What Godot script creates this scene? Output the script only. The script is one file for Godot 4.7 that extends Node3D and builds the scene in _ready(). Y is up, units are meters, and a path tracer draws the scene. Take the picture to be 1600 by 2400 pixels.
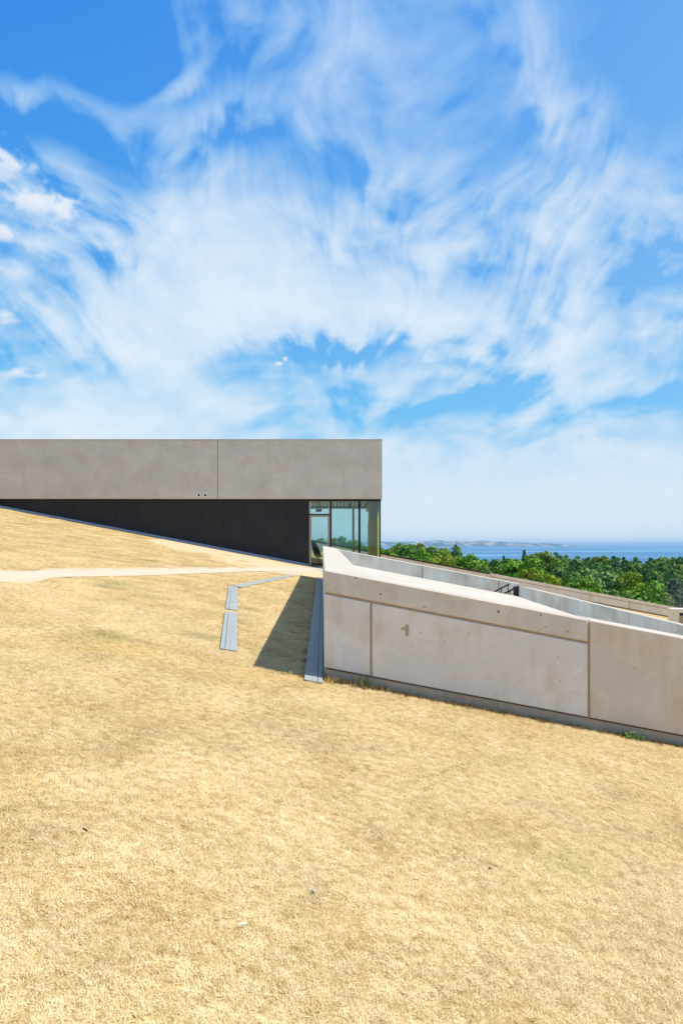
extends Node3D

# x right, y up, z towards the photographer; d below means metres away from the camera (z = -d)
const SLOPE := 0.19
const RISE := 0.0133

var used := {}
var rng := RandomNumberGenerator.new()
var M := {}


# ---------------------------------------------------------------- naming and tagging
func numbered(called: String) -> String:
	if not used.has(called):
		used[called] = 0
		return called
	used[called] += 1
	return "%s_%03d" % [called, used[called]]


func tag(o: Node3D, label: String, category := "", group := "", kind := "") -> void:
	if label: o.set_meta("label", label)
	if category: o.set_meta("category", category)
	if group: o.set_meta("group", group)
	if kind: o.set_meta("kind", kind)


func thing(called: String, label: String, category: String, at := Vector3.ZERO, group := "") -> Node3D:
	var o := Node3D.new()
	o.name = numbered(called)
	add_child(o)
	o.position = at
	tag(o, label, category, group)
	return o


func obj(called: String, mesh: Mesh, mat: Material, parent: Node3D = null) -> MeshInstance3D:
	var o := MeshInstance3D.new()
	o.mesh = mesh
	o.material_override = null
	for i in mesh.get_surface_count():
		o.set_surface_override_material(i, mat)
	if parent == null:
		o.name = numbered(called)
		add_child(o)
	else:
		var n := 0
		var key := called
		while parent.has_node(NodePath(key)):
			n += 1
			key = "%s_%03d" % [called, n]
		o.name = key
		parent.add_child(o, true)
		# meshes are written in world coordinates; take the thing's own place off again
		var off := Vector3.ZERO
		var p: Node = parent
		while p != self and p is Node3D:
			off += (p as Node3D).position
			p = p.get_parent()
		o.position = -off
	return o


# ---------------------------------------------------------------- mesh helpers
func mb() -> SurfaceTool:
	var st := SurfaceTool.new()
	st.begin(Mesh.PRIMITIVE_TRIANGLES)
	return st


func done(st: SurfaceTool) -> ArrayMesh:
	return st.commit()


func tri(st: SurfaceTool, a: Vector3, b: Vector3, c: Vector3, inside: Vector3) -> void:
	var n := (b - a).cross(c - a)
	if n.length_squared() < 1e-14:
		return
	n = n.normalized()
	if n.dot((a + b + c) / 3.0 - inside) < 0.0:
		n = -n
		var t := b
		b = c
		c = t
	# clockwise faces are front faces
	for v: Vector3 in [a, c, b]:
		st.set_normal(n)
		st.set_uv(Vector2(v.x, v.z))
		st.add_vertex(v)


func quad(st: SurfaceTool, a: Vector3, b: Vector3, c: Vector3, d: Vector3, inside: Vector3) -> void:
	tri(st, a, b, c, inside)
	tri(st, a, c, d, inside)


# a six-sided block given by its eight corners (bit 0 = x, bit 1 = y, bit 2 = z), its edges chamfered by bev
func block(st: SurfaceTool, c: Array, bev := 0.0) -> void:
	var mid := Vector3.ZERO
	for v: Vector3 in c:
		mid += v / 8.0
	if bev <= 0.0:
		for ax in 3:
			for side in 2:
				var f: Array = face_of(ax, side)
				quad(st, c[f[0]], c[f[1]], c[f[2]], c[f[3]], mid)
		return
	var q := {}
	for i in 8:
		for ax in 3:
			var p: Vector3 = c[i]
			for other in 3:
				if other != ax:
					var to: Vector3 = c[i ^ (1 << other)] - c[i]
					p += to.normalized() * minf(bev, to.length() * 0.45)
			q[i * 3 + ax] = p
	for ax in 3:
		for side in 2:
			var f: Array = face_of(ax, side)
			quad(st, q[f[0] * 3 + ax], q[f[1] * 3 + ax], q[f[2] * 3 + ax], q[f[3] * 3 + ax], mid)
	for ax in 3:
		var o1 := (ax + 1) % 3
		var o2 := (ax + 2) % 3
		for s in 4:
			var i := ((s & 1) << o1) | ((s >> 1) << o2)
			var j := i | (1 << ax)
			quad(st, q[i * 3 + o1], q[j * 3 + o1], q[j * 3 + o2], q[i * 3 + o2], mid)
	for i in 8:
		tri(st, q[i * 3], q[i * 3 + 1], q[i * 3 + 2], mid)


func face_of(ax: int, side: int) -> Array:
	var o1 := (ax + 1) % 3
	var o2 := (ax + 2) % 3
	var b := side << ax
	return [b, b | (1 << o1), b | (1 << o1) | (1 << o2), b | (1 << o2)]


func box(st: SurfaceTool, lo: Vector3, hi: Vector3, bev := 0.0) -> void:
	var c := []
	for i in 8:
		c.append(Vector3(hi.x if i & 1 else lo.x, hi.y if i & 2 else lo.y, hi.z if i & 4 else lo.z))
	block(st, c, bev)


func boxm(lo: Vector3, hi: Vector3, bev := 0.0) -> ArrayMesh:
	var st := mb()
	box(st, lo, hi, bev)
	return done(st)


# a block between two lines in plan: (x, d) corners near-left, near-right, far-left, far-right; heights by functions of (x, d)
func slopeblock(st: SurfaceTool, plan: Array, lo: Callable, hi: Callable, bev := 0.0) -> void:
	var c := []
	for i in 8:
		var p: Vector2 = plan[(i & 1) + (0 if i & 4 else 2)]
		var y: float = hi.call(p.x, p.y) if i & 2 else lo.call(p.x, p.y)
		c.append(Vector3(p.x, y, -p.y))
	block(st, c, bev)


func rect(x0: float, x1: float, d0: float, d1: float) -> Array:
	return [Vector2(x0, d0), Vector2(x1, d0), Vector2(x0, d1), Vector2(x1, d1)]


# a flat polygon in x, y pushed from d0 to d1
func prism(st: SurfaceTool, poly: PackedVector2Array, d0: float, d1: float) -> void:
	var mid := Vector3.ZERO
	for p in poly:
		mid += Vector3(p.x, p.y, -(d0 + d1) / 2) / poly.size()
	for i in range(1, poly.size() - 1):
		for d: float in [d0, d1]:
			tri(st, Vector3(poly[0].x, poly[0].y, -d), Vector3(poly[i].x, poly[i].y, -d), Vector3(poly[i + 1].x, poly[i + 1].y, -d), mid)
	for i in poly.size():
		var a := poly[i]
		var b := poly[(i + 1) % poly.size()]
		quad(st, Vector3(a.x, a.y, -d0), Vector3(b.x, b.y, -d0), Vector3(b.x, b.y, -d1), Vector3(a.x, a.y, -d1), mid)


func tube(st: SurfaceTool, a: Vector3, b: Vector3, ra: float, rb: float, sides := 8, caps := true) -> void:
	var w := (b - a).normalized()
	var u := w.cross(Vector3.UP if absf(w.y) < 0.9 else Vector3.RIGHT).normalized()
	var v := w.cross(u)
	var mid := (a + b) / 2
	for i in sides:
		var p := u * cos(TAU * i / sides) + v * sin(TAU * i / sides)
		var q := u * cos(TAU * (i + 1) / sides) + v * sin(TAU * (i + 1) / sides)
		quad(st, a + p * ra, a + q * ra, b + q * rb, b + p * rb, mid)
		if caps:
			tri(st, a, a + p * ra, a + q * ra, mid)
			tri(st, b, b + p * rb, b + q * rb, mid)


# ---------------------------------------------------------------- the lie of the land
func lawn(x: float, d: float) -> float:
	return -SLOPE * x + RISE * d


func top_of_wall(x: float, d: float) -> float:
	return 1.214 - SLOPE * x + 0.0105 * d


func forest_floor(x: float, d: float) -> float:
	var y := -9.5 - 0.1 * x - 0.02 * (d - 60.0)
	y = clampf(y, -16.5, -6.0)
	return y - 18.0 * smoothstep(280.0, 700.0, d)


# ---------------------------------------------------------------- textures
func noise(n_seed: int, freq: float, octaves := 4, kind := FastNoiseLite.TYPE_SIMPLEX_SMOOTH) -> FastNoiseLite:
	var n := FastNoiseLite.new()
	n.seed = n_seed
	n.noise_type = kind
	n.frequency = freq
	n.fractal_octaves = octaves
	return n


func plane(n: FastNoiseLite, w: int, h: int, sx := 1.0, sy := 1.0) -> PackedByteArray:
	# noise bytes, stretched by sx, sy: computed small and blown up
	var im := n.get_image(int(w / sx), int(h / sy), false, false, false)
	im.convert(Image.FORMAT_L8)
	if im.get_width() != w or im.get_height() != h:
		im.resize(w, h, Image.INTERPOLATE_CUBIC)
	return im.get_data()


# cast concrete: cloudy tone, hard-edged pour marks, faint vertical runs, a fine grain. tones are sRGB
func concrete(n_seed: int, w: int, h: int, base: Color, stain: Color, pale: Color, stain_amount: float, runs: float, pits: int, pit_rows := Vector2(0, 1), pit_size := 1.0) -> ImageTexture:
	var cloud := plane(noise(n_seed, 0.006, 5), w, h)
	var edge := plane(noise(n_seed + 1, 0.005, 4), w, h, 1.6, 1.0)
	var run := plane(noise(n_seed + 2, 0.02, 4), w, h, 1.0, 5.0)
	var band := plane(noise(n_seed + 3, 0.016, 3), w, h, 8.0, 1.0)
	var grain := plane(noise(n_seed + 4, 0.35, 2), w, h)
	var out := PackedByteArray()
	out.resize(w * h * 3)
	for i in w * h:
		var c := cloud[i] / 255.0 - 0.5
		var e := smoothstep(0.5, 0.535, edge[i] / 255.0 + c * 0.25) - 0.5
		var r := run[i] / 255.0 - 0.5
		var b := band[i] / 255.0 - 0.5
		var g := grain[i] / 255.0 - 0.5
		var s := clampf((c * 0.9 + r * runs + e * 0.12 + b * 0.25) * 2.2 * stain_amount, -1.0, 1.0)
		var col := base.lerp(stain, s) if s > 0.0 else base.lerp(pale, -s)
		var k := 1.0 + g * 0.07 + e * 0.035 + b * 0.04
		out[i * 3] = int(clampf(col.r * k, 0, 1) * 255)
		out[i * 3 + 1] = int(clampf(col.g * k, 0, 1) * 255)
		out[i * 3 + 2] = int(clampf(col.b * k, 0, 1) * 255)
	for k in pits:
		var px := rng.randi_range(0, w - 1)
		var py := int(h * lerpf(pit_rows.x, pit_rows.y, rng.randf()))
		var rad := (0.6 + pow(rng.randf(), 4.0) * 2.6) * pit_size
		var dark := rng.randf_range(0.35, 0.75)
		for yy in range(-6, 7):
			for xx in range(-6, 7):
				var dd := sqrt(xx * xx * 0.9 + yy * yy) / rad
				if dd < 1.0:
					var at := (posmod(py + yy, h) * w + posmod(px + xx, w)) * 3
					for ch in 3:
						out[at + ch] = int(out[at + ch] * lerpf(dark, 1.0, dd * dd))
	return ImageTexture.create_from_image(Image.create_from_data(w, h, false, Image.FORMAT_RGB8, out))


func mat(color: Color, rough := 0.8, metal := 0.0) -> StandardMaterial3D:
	var m := StandardMaterial3D.new()
	m.albedo_color = color
	m.roughness = rough
	m.metallic = metal
	return m


func world_mapped(tex: Texture2D, size: Vector3, rough := 0.85, offset := Vector3.ZERO) -> StandardMaterial3D:
	var m := mat(Color.WHITE, rough)
	m.albedo_texture = tex
	m.uv1_triplanar = true
	m.uv1_world_triplanar = true
	m.uv1_triplanar_sharpness = 6.0
	m.uv1_scale = Vector3(1 / size.x, 1 / size.y, 1 / size.z)
	m.uv1_offset = offset
	return m


func grain_relief(m: StandardMaterial3D, tex: Texture2D, cm: float) -> StandardMaterial3D:
	m.heightmap_enabled = true
	m.heightmap_texture = tex
	m.heightmap_scale = cm
	return m


# ---------------------------------------------------------------- the sky: air and cirrus, by azimuth (from the view, to the right) and elevation in degrees
var puffs := []
var heaps := []


func puff(az: float, el: float, ra: float, re: float, turn: float, much: float) -> void:
	puffs.append([az, el, 1.0 / ra, 1.0 / re, cos(deg_to_rad(turn)), sin(deg_to_rad(turn)), much])


func heap(az: float, el: float, ra: float, re: float) -> void:
	heaps.append([az, el, ra, re])


func cirrus_field() -> void:
	puff(-11.3, 23.8, 9.5, 6.2, 0, 0.72); puff(-15.7, 17.0, 12.0, 3.6, -5, 0.66)
	puff(-5.4, 20.6, 10.5, 5.0, 0, 0.55); puff(2.1, 17.9, 10.7, 2.8, 0, 0.5)
	puff(-22.1, 19.1, 7.5, 1.5, -25, 0.5); puff(7.5, 19.1, 6.7, 3.4, 0, 0.5)
	puff(4.3, 32.0, 7.2, 6.0, -10, 0.33); puff(-3.6, 37.5, 9.0, 2.6, 0, 0.32)
	puff(15.0, 33.3, 2.0, 3.0, 0, 0.5); puff(16.4, 29.9, 2.4, 1.2, 0, 0.6)
	puff(-17.5, 31.6, 11.0, 1.0, 6, 0.42); puff(-12.0, 29.6, 4.0, 0.7, -25, 0.25); puff(-15.0, 34.0, 2.2, 0.5, 35, 0.4); puff(-13.5, 34.5, 2.0, 0.6, 28, 0.5)
	puff(15.7, 22.9, 5.0, 1.6, 25, 0.36); puff(18.6, 12.0, 4.2, 3.0, -30, 0.6)
	puff(23.6, 15.6, 4.8, 2.3, 10, 0.45); puff(13.4, 15.2, 5.6, 1.7, -10, 0.4)
	puff(-19.9, 10.4, 11.5, 3.4, 0, 0.95); puff(25.4, 10.9, 2.8, 0.6, 8, 0.4)
	puff(19.3, 20.6, 1.3, 5.1, -5, 0.2); puff(9.9, 24.7, 7.8, 3.0, 0, 0.25)
	puff(18.3, 17.7, 2.9, 2.3, 40, 0.35); puff(3.6, 12.2, 7.6, 1.5, 0, 0.25)
	puff(-22.7, 35.0, 9.0, 3.4, 0, -0.5); puff(-20.1, 21.0, 2.2, 1.25, -20, -0.75)
	puff(0.0, 28.6, 4.0, 1.6, 0, -0.3); puff(-2.0, 23.5, 2.5, 1.2, -20, -0.25); puff(6.0, 16.2, 2.0, 1.0, 0, 0.3); puff(-8.5, 14.4, 3.0, 1.0, 0, -0.2); puff(10.3, 21.0, 2.4, 1.2, 0, -0.6)
	puff(-1.1, 15.1, 6.9, 1.15, 3, -0.85); puff(7.5, 10.3, 3.4, 0.55, 3, -0.45); puff(10.0, 12.8, 6.0, 1.0, -5, 0.3)
	puff(14.0, 11.9, 2.0, 0.9, -10, -0.6); puff(15.4, 17.2, 3.4, 0.9, 28, -0.45)
	puff(24.2, 10.1, 3.2, 0.6, 6, -0.6); puff(25.0, 33.0, 4.0, 5.0, 0, -0.2); puff(23.5, 24.5, 4.5, 3.2, 20, 0.22); puff(20.5, 29.5, 3.0, 1.2, 25, 0.22)
	puff(24.5, 18.4, 3.0, 0.5, 0, -0.3); puff(24.5, 21.0, 5.0, 2.0, 10, 0.28); puff(-8.5, 30.1, 4.9, 1.1, -10, -0.3)
	puff(-18.6, 29.1, 8.0, 1.4, 0, -0.4); puff(-26.0, 19.7, 1.7, 0.9, -10, -0.2)
	puff(9.6, 14.4, 3.1, 0.7, 0, -0.35); puff(20.5, 22.5, 5.0, 5.0, 0, 0.06); puff(11.0, 29.5, 2.2, 3.5, 0, -0.15)
	heap(-24.4, 24.5, 3.6, 1.5); heap(-25.8, 26.6, 1.7, 1.5); heap(-22.0, 24.3, 2.2, 1.0)
	heap(-26.2, 22.2, 2.2, 1.0); heap(-26.2, 16.8, 1.6, 0.75); heap(-24.8, 12.7, 1.7, 0.55)
	heap(-5.2, 14.8, 0.5, 0.25); heap(-4.7, 15.2, 0.25, 0.25)


var n_streak: FastNoiseLite
var n_fibre: FastNoiseLite
var n_warp: FastNoiseLite
var n_wide: FastNoiseLite
var n_heap: FastNoiseLite


func sky_color(az: float, el: float) -> Color:
	# az, el in degrees; sRGB
	var e := maxf(el, 0.0)
	var c: Color
	if e < 4.0: c = Color8(226, 238, 246).lerp(Color8(184, 219, 242), e / 4.0)
	elif e < 11.0: c = Color8(184, 219, 242).lerp(Color8(92, 184, 240), (e - 4.0) / 7.0)
	elif e < 20.0: c = Color8(92, 184, 240).lerp(Color8(64, 153, 232), (e - 11.0) / 9.0)
	elif e < 36.0: c = Color8(64, 153, 232).lerp(Color8(38, 128, 226), (e - 20.0) / 16.0)
	else: c = Color8(38, 128, 226).lerp(Color8(28, 104, 205), clampf((e - 36.0) / 40.0, 0, 1))
	# paler towards the sun, which stands to the right
	var toward := 0.5 + 0.5 * cos(deg_to_rad(az - 80.0))
	c = c.lerp(Color8(170, 205, 245), 0.70 * pow(toward, 1.5) * (1.0 - 0.4 * smoothstep(0.0, 20.0, 20.0 - e)))
	# streaks fan out from a vanishing point low over the sea: bearing round it, and angle away from it
	var ar := deg_to_rad(az + 3.0)
	var er := deg_to_rad(el)
	var dir := Vector3(sin(ar) * cos(er), sin(er), cos(ar) * cos(er))
	var bear := atan2(dir.x, dir.y - 0.02 * dir.z) * 24.0
	var off := rad_to_deg(acos(clampf(dir.z * 0.9998 + dir.y * 0.02, -1.0, 1.0)))
	# slow eddies bend everything; the filaments are finer and more bent
	var wx := n_warp.get_noise_3dv(dir * 260.0)
	var wz := n_warp.get_noise_3dv(dir * 260.0 + Vector3(500, 0, 0))
	var streak := n_streak.get_noise_2d((bear + wx * 4.5) * 24.0, (off + wz * 4.0) * 8.0)
	var fibre := 1.0 - 2.4 * absf(n_fibre.get_noise_2d((bear + wx * 5.5 + streak * 1.1) * 44.0 + off * 7.0, (off + wz * 5.0) * 9.0))
	var fluff := n_heap.get_noise_3dv(Vector3(dir.x, dir.y * 1.5, dir.z) * 57.3 * 20.0 + Vector3(wx, wz, 0.0) * 60.0)
	var layer := n_heap.get_noise_3dv(Vector3(dir.x * 15.0, dir.y * 62.0 + dir.x * 6.0, dir.z * 15.0) * 24.0 + Vector3(wx, wz, 0.0) * 50.0)
	var wide := n_wide.get_noise_3dv(dir * 300.0)
	var m := 0.13 + 0.50 * smoothstep(7.0, 1.0, e) + 0.75 * smoothstep(12.0, 6.0, e)
	# the field of cirrus goes on all round; in the patch of sky that the photograph shows, its shapes are laid out by hand
	var away := smoothstep(28.0, 46.0, absf(az)) + smoothstep(40.0, 56.0, e)
	away = minf(away, 1.0)
	m += away * (0.42 + wide * 0.7) * smoothstep(2.0, 14.0, e)
	if absf(az) < 60.0 and e < 60.0:
		var sx := az + wx * 3.0 + streak * 1.3 + fluff * 1.2
		var sy := e + wz * 2.4 + streak * 1.2 + fluff * 0.9
		for p: Array in puffs:
			var dx: float = sx - p[0]
			var dy: float = sy - p[1]
			var u: float = (dx * p[4] + dy * p[5]) * p[2]
			var v: float = (dy * p[4] - dx * p[5]) * p[3]
			var r := u * u + v * v
			if r < 5.0:
				m += exp(-r * 0.9) * p[6]
	var open := smoothstep(1.5, 10.0, e)
	var amp := smoothstep(-0.05, 0.35, m) * open
	var dens := m + amp * (1.0 - 0.45 * smoothstep(25.0, 31.0, e)) * (streak * 0.38 * smoothstep(11.0, 21.0, off) + (fibre - 0.35) * 0.16 * smoothstep(11.0, 21.0, off) + fluff * 0.72 + layer * 0.65 * smoothstep(22.0, 12.0, off)) * lerpf(1.0, 0.55, smoothstep(0.6, 1.3, m))
	dens += open * maxf(streak - 0.12, 0.0) * 0.3 * smoothstep(11.0, 21.0, off)
	var cover := 1.0 - exp(-1.6 * maxf(dens - 0.06, 0.0))
	var white := Color8(226, 233, 244).lerp(Color8(238, 243, 249), smoothstep(0.5, 1.0, cover))
	white = white.lerp(Color8(204, 219, 245), smoothstep(24.0, 36.0, e) * 0.7)
	white = white.lerp(Color8(224, 236, 242), smoothstep(9.0, 1.0, e) * 0.8)
	c = c.lerp(white, cover * 0.95)
	if absf(az) < 34.0:
		for p: Array in heaps:
			var u: float = (az - p[0]) / p[2]
			var v: float = (el - p[1]) / p[3]
			if u * u + v * v < 4.0:
				var k := 1.0 - sqrt(u * u + v * v * (1.6 if v < 0 else 1.0)) + n_heap.get_noise_2d(az * 38.0, el * 52.0) * 1.0
				c = c.lerp(Color8(232, 237, 246).lerp(Color8(208, 220, 240), smoothstep(0.3, -0.6, v)), smoothstep(0.0, 0.9, k) * 0.9)
	return c


func build_sky() -> ImageTexture:
	cirrus_field()
	n_streak = noise(11, 0.012, 5)
	n_fibre = noise(12, 0.012, 3)
	n_warp = noise(13, 0.012, 2)
	n_wide = noise(14, 0.012, 3)
	n_heap = noise(15, 0.012, 5)
	# all round at a coarse step, and the part towards the sea at a fine one
	var im := Image.create(1024, 512, false, Image.FORMAT_RGB8)
	var low := Color8(150, 160, 150)
	im.fill(low)
	for y in 262:
		for x in 1024:
			im.set_pixel(x, y, sky_color(wrapf((x + 0.5) / 1024.0 * 360.0, -180.0, 180.0), maxf(90.0 - (y + 0.5) / 512.0 * 180.0, 0.0)))
	im.resize(4096, 2048, Image.INTERPOLATE_CUBIC)
	for y in range(490, 1030):
		for x in range(-390, 390):
			im.set_pixel(posmod(x, 4096), y, sky_color((x + 0.5) / 4096.0 * 360.0, maxf(90.0 - (y + 0.5) / 2048.0 * 180.0, 0.0)))
	return ImageTexture.create_from_image(im)


# ---------------------------------------------------------------- the lawn
var n_tone: FastNoiseLite
var n_patch: FastNoiseLite
var n_spot: FastNoiseLite


func lawn_tone(x: float, d: float) -> Color:
	# linear tint of the scorched grass at a place
	var a := n_tone.get_noise_2d(x, d)
	var b := n_patch.get_noise_2d(x, d)
	var s := n_spot.get_noise_2d(x, d)
	var c := Color(1.0, 1.0, 1.0)
	c = c.lerp(Color(1.07, 1.05, 1.0), clampf(a * 1.5, 0, 1))
	c = c.lerp(Color(0.98, 0.91, 0.74), clampf(-a * 1.5, 0, 1))
	c = c.lerp(Color(0.60, 0.50, 0.38), clampf((b - 0.12) * 2.2, 0, 0.7))
	c = c.lerp(Color(1.15, 1.17, 1.2), clampf((-b - 0.15) * 1.8, 0, 0.7))
	c = c.lerp(Color(0.62, 0.70, 0.46), clampf((s - 0.42) * 3.0, 0, 0.7))
	# two greener spots left of the drain and a browner foot of the path
	for p: Vector3 in [Vector3(-2.55, 7.5, 0.35), Vector3(-1.78, 8.65, 0.3), Vector3(-1.6, 12.0, 0.25), Vector3(-3.9, 11.9, 0.4)]:
		var r := Vector2((x - p.x) / p.z, (d - p.y) / (p.z * 1.3)).length()
		c = c.lerp(Color(0.42, 0.50, 0.30), clampf(1.0 - r + s * 0.8, 0, 1) * 0.8)
	return Color(c.r * 1.12, c.g * 1.145, c.b * 1.19)


func straw() -> Color:
	var r := rng.randf()
	var c: Color
	if r < 0.46: c = Color(0.66, 0.505, 0.245)
	elif r < 0.68: c = Color(0.73, 0.59, 0.330)
	elif r < 0.79: c = Color(0.80, 0.70, 0.47)
	elif r < 0.93: c = Color(0.53, 0.375, 0.160)
	else: c = Color(0.33, 0.26, 0.135)
	return c * rng.randf_range(0.85, 1.12)


func blade(st: SurfaceTool, root: Vector3, dir: Vector3, length: float, width: float, c: Color) -> void:
	var side := dir.cross(Vector3.UP).normalized() * width
	var up := side.cross(dir).normalized()
	if up.y < 0: up = -up
	st.set_normal(up)
	st.set_color(c)
	# wound so that the face and its normal agree
	var flip := (2.0 * side).cross(dir * length + side).dot(up) > 0.0
	st.add_vertex(root + side if flip else root - side)
	st.add_vertex(root - side if flip else root + side)
	st.add_vertex(root + dir * length)


func straw_patch(n_seed: int) -> ArrayMesh:
	# a mat of fallen blades: tufts of paler, higher stalks between browner, lower ones
	var st := mb()
	var clump := noise(n_seed, 9.0, 3)
	for i in 5600:
		var r := 0.27 * pow(rng.randf(), 0.62)
		var a := rng.randf() * TAU
		var p := Vector2(cos(a), sin(a)) * r
		var k := clump.get_noise_2d(p.x, p.y)
		var lie := deg_to_rad(clampf(absf(rng.randfn(0.0, 22.0)) + 2.0, 1.0, 75.0))
		var b := rng.randf() * TAU
		var len := rng.randf_range(0.008, 0.024) * (3.2 if rng.randf() < 0.012 else 1.0)
		var c := straw()
		if k < 0.0: c = c.lerp(Color(c.r * 0.60, c.g * 0.52, c.b * 0.42), clampf(-k * 2.4, 0.0, 1.0))
		else: c = c.lerp(Color(0.78, 0.66, 0.42), clampf(k * 1.5, 0.0, 0.7))
		blade(st, Vector3(p.x, k * 0.010 + rng.randf_range(-0.003, 0.005), p.y), Vector3(cos(b) * cos(lie), sin(lie), sin(b) * cos(lie)), len, rng.randf_range(0.00045, 0.0009), c)
	return done(st)


func scatter(called: String, mesh: Mesh, m: Material, places: Array, label: String, category: String, tints := []) -> MultiMeshInstance3D:
	var mm := MultiMesh.new()
	mm.transform_format = MultiMesh.TRANSFORM_3D
	mm.use_colors = tints.size() > 0
	mm.mesh = mesh
	mm.instance_count = places.size()
	for i in places.size():
		mm.set_instance_transform(i, places[i])
		if tints.size() > 0:
			mm.set_instance_color(i, tints[i])
	var o := MultiMeshInstance3D.new()
	o.multimesh = mm
	o.material_override = m
	o.name = numbered(called)
	add_child(o)
	tag(o, label, category, "", "stuff")
	return o


func foliage(tint: Color, glow: float, rough := 0.75) -> StandardMaterial3D:
	var m := mat(tint, rough)
	m.vertex_color_use_as_albedo = true
	m.cull_mode = BaseMaterial3D.CULL_DISABLED
	m.metallic_specular = 0.3
	m.backlight_enabled = true
	m.backlight = Color(glow, glow, glow)
	return m


# a tuft of grass: upright bent blades
func tuft(blades: int, spread: float, height: float, cols: Array, lean := 0.5) -> ArrayMesh:
	var st := mb()
	for i in blades:
		var a := rng.randf() * TAU
		var r := spread * sqrt(rng.randf())
		var root := Vector3(cos(a) * r, -0.01, sin(a) * r)
		var b := rng.randf() * TAU
		var l := lean * rng.randf()
		var dir := Vector3(cos(b) * l, 1.0, sin(b) * l).normalized()
		var h := height * rng.randf_range(0.45, 1.0)
		var w := rng.randf_range(0.0015, 0.0032)
		var c: Color = cols[rng.randi() % cols.size()] * rng.randf_range(0.8, 1.15)
		var side := dir.cross(Vector3(sin(b), 0.0, cos(b))).normalized() * w
		var mid := root + dir * h * 0.55
		var tip := mid + (dir + Vector3(cos(b), -0.25, sin(b)) * 0.6 * l).normalized() * h * 0.5
		st.set_color(c)
		var nn := side.cross(dir).normalized()
		if nn.dot(Vector3(0.5, 0.6, 0.4)) < 0.0:
			nn = -nn
			side = -side
		st.set_normal((nn + Vector3(0.1, 0.4, 0.1)).normalized())
		for v: Vector3 in [root - side, mid + side, root + side, root - side, mid - side, mid + side, mid - side, tip, mid + side]:
			st.add_vertex(v)
	return done(st)


# ---------------------------------------------------------------- trees
func leaf(st: SurfaceTool, at: Vector3, n: Vector3, long: float, wide: float, c: Color) -> void:
	var t := n.cross(Vector3(rng.randfn(), rng.randfn(), rng.randfn())).normalized()
	var b := n.cross(t)
	st.set_normal(n)
	st.set_color(c)
	var p := at - t * long
	var q := at + b * wide
	var r := at + t * long
	var s := at - b * wide
	# t, b, n: the face p, r, q looks along n when clockwise
	for v: Vector3 in ([p, q, r, p, r, s] if (q - p).cross(r - p).dot(n) < 0.0 else [p, r, q, p, s, r]):
		st.add_vertex(v)


# a rounded crown about one unit in radius, its top at y = 0; lumps of leaves over limbs
func round_crown(lumps: int, leaves: int, tall: float, size: float) -> ArrayMesh:
	var st := mb()
	for i in lumps:
		var up := 1.0 - 2.0 * (i + 0.5) / lumps
		var a := i * 2.39996 + rng.randf_range(-0.35, 0.35)
		var flat := sqrt(maxf(0.0, 1.0 - up * up))
		var far := rng.randf_range(0.62, 0.86)
		if rng.randf() < 0.25: far *= 0.8
		var mid := Vector3(cos(a) * flat * far, up * far * tall - tall, sin(a) * flat * far)
		var rad := rng.randf_range(0.20, 0.36)
		var tone := rng.randf_range(0.72, 1.2)
		var hue := rng.randf_range(-0.12, 0.14)
		for k in leaves:
			var n := Vector3(rng.randfn(), rng.randfn() + 0.35, rng.randfn()).normalized()
			var out := (mid + Vector3(0, tall, 0)).normalized()
			if n.dot(out) < -0.35: n = -n
			var at := mid + n * rad * rng.randf_range(0.7, 1.12) * Vector3(1, 0.8, 1)
			var nn := (n + Vector3(rng.randfn(), rng.randfn(), rng.randfn()) * 0.55).normalized()
			var v := tone * rng.randf_range(0.75, 1.25)
			leaf(st, at, nn, size * rng.randf_range(0.7, 1.2), size * 0.55, Color(v * (1.0 + hue), v, v * (1.0 - hue * 0.6)))
	return done(st)


# a pine or spruce: rough sprays of needles in a pointed mass; top at y = 0, `deep` units down, about one unit in radius at the foot
func needle_crown(sprays: int, deep: float, sharp: float, ragged: float) -> ArrayMesh:
	var st := mb()
	for i in sprays:
		var t := pow((i + 0.5) / sprays, 0.8)
		var a := i * 2.39996 + rng.randf_range(-0.4, 0.4)
		var reach := (pow(t, sharp) * 0.95 + 0.04) * rng.randf_range(1.0 - ragged, 1.0 + ragged * 0.25)
		var tip := Vector3(cos(a) * reach, -deep * t + rng.randf_range(-0.12, 0.12) - 0.06 * reach, sin(a) * reach)
		var root := Vector3(0, -deep * t + 0.10 * reach, 0)
		var tone := rng.randf_range(0.6, 1.3)
		for k in 46:
			var f := 1.0 - pow(rng.randf(), 1.6) * 0.75
			var at := root.lerp(tip, f) + Vector3(rng.randfn(), rng.randfn() * 0.75, rng.randfn()) * (0.03 + 0.10 * reach)
			var n := Vector3(rng.randfn() * 0.7 + cos(a) * 0.8, rng.randf_range(0.1, 1.3), rng.randfn() * 0.7 + sin(a) * 0.8).normalized()
			var v := tone * rng.randf_range(0.7, 1.3)
			leaf(st, at, n, 0.095 * rng.randf_range(0.7, 1.2), 0.034, Color(v, v, v * rng.randf_range(0.85, 1.15)))
	return done(st)


func trunk_mesh(thick: float) -> ArrayMesh:
	# from y = 0 (ground) to y = 1, thick in metres at the foot; a few limbs
	var st := mb()
	tube(st, Vector3.ZERO, Vector3(0.03, 0.5, 0.02), thick, thick * 0.7, 7)
	tube(st, Vector3(0.03, 0.5, 0.02), Vector3(-0.02, 1.0, 0.0), thick * 0.7, thick * 0.25, 7)
	for i in 6:
		var y := 0.42 + 0.08 * i
		var a := i * 2.4
		tube(st, Vector3(0.02, y, 0.01), Vector3(cos(a) * 0.9, y + 0.12, sin(a) * 0.9), thick * 0.4, thick * 0.1, 5)
	return done(st)


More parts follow.
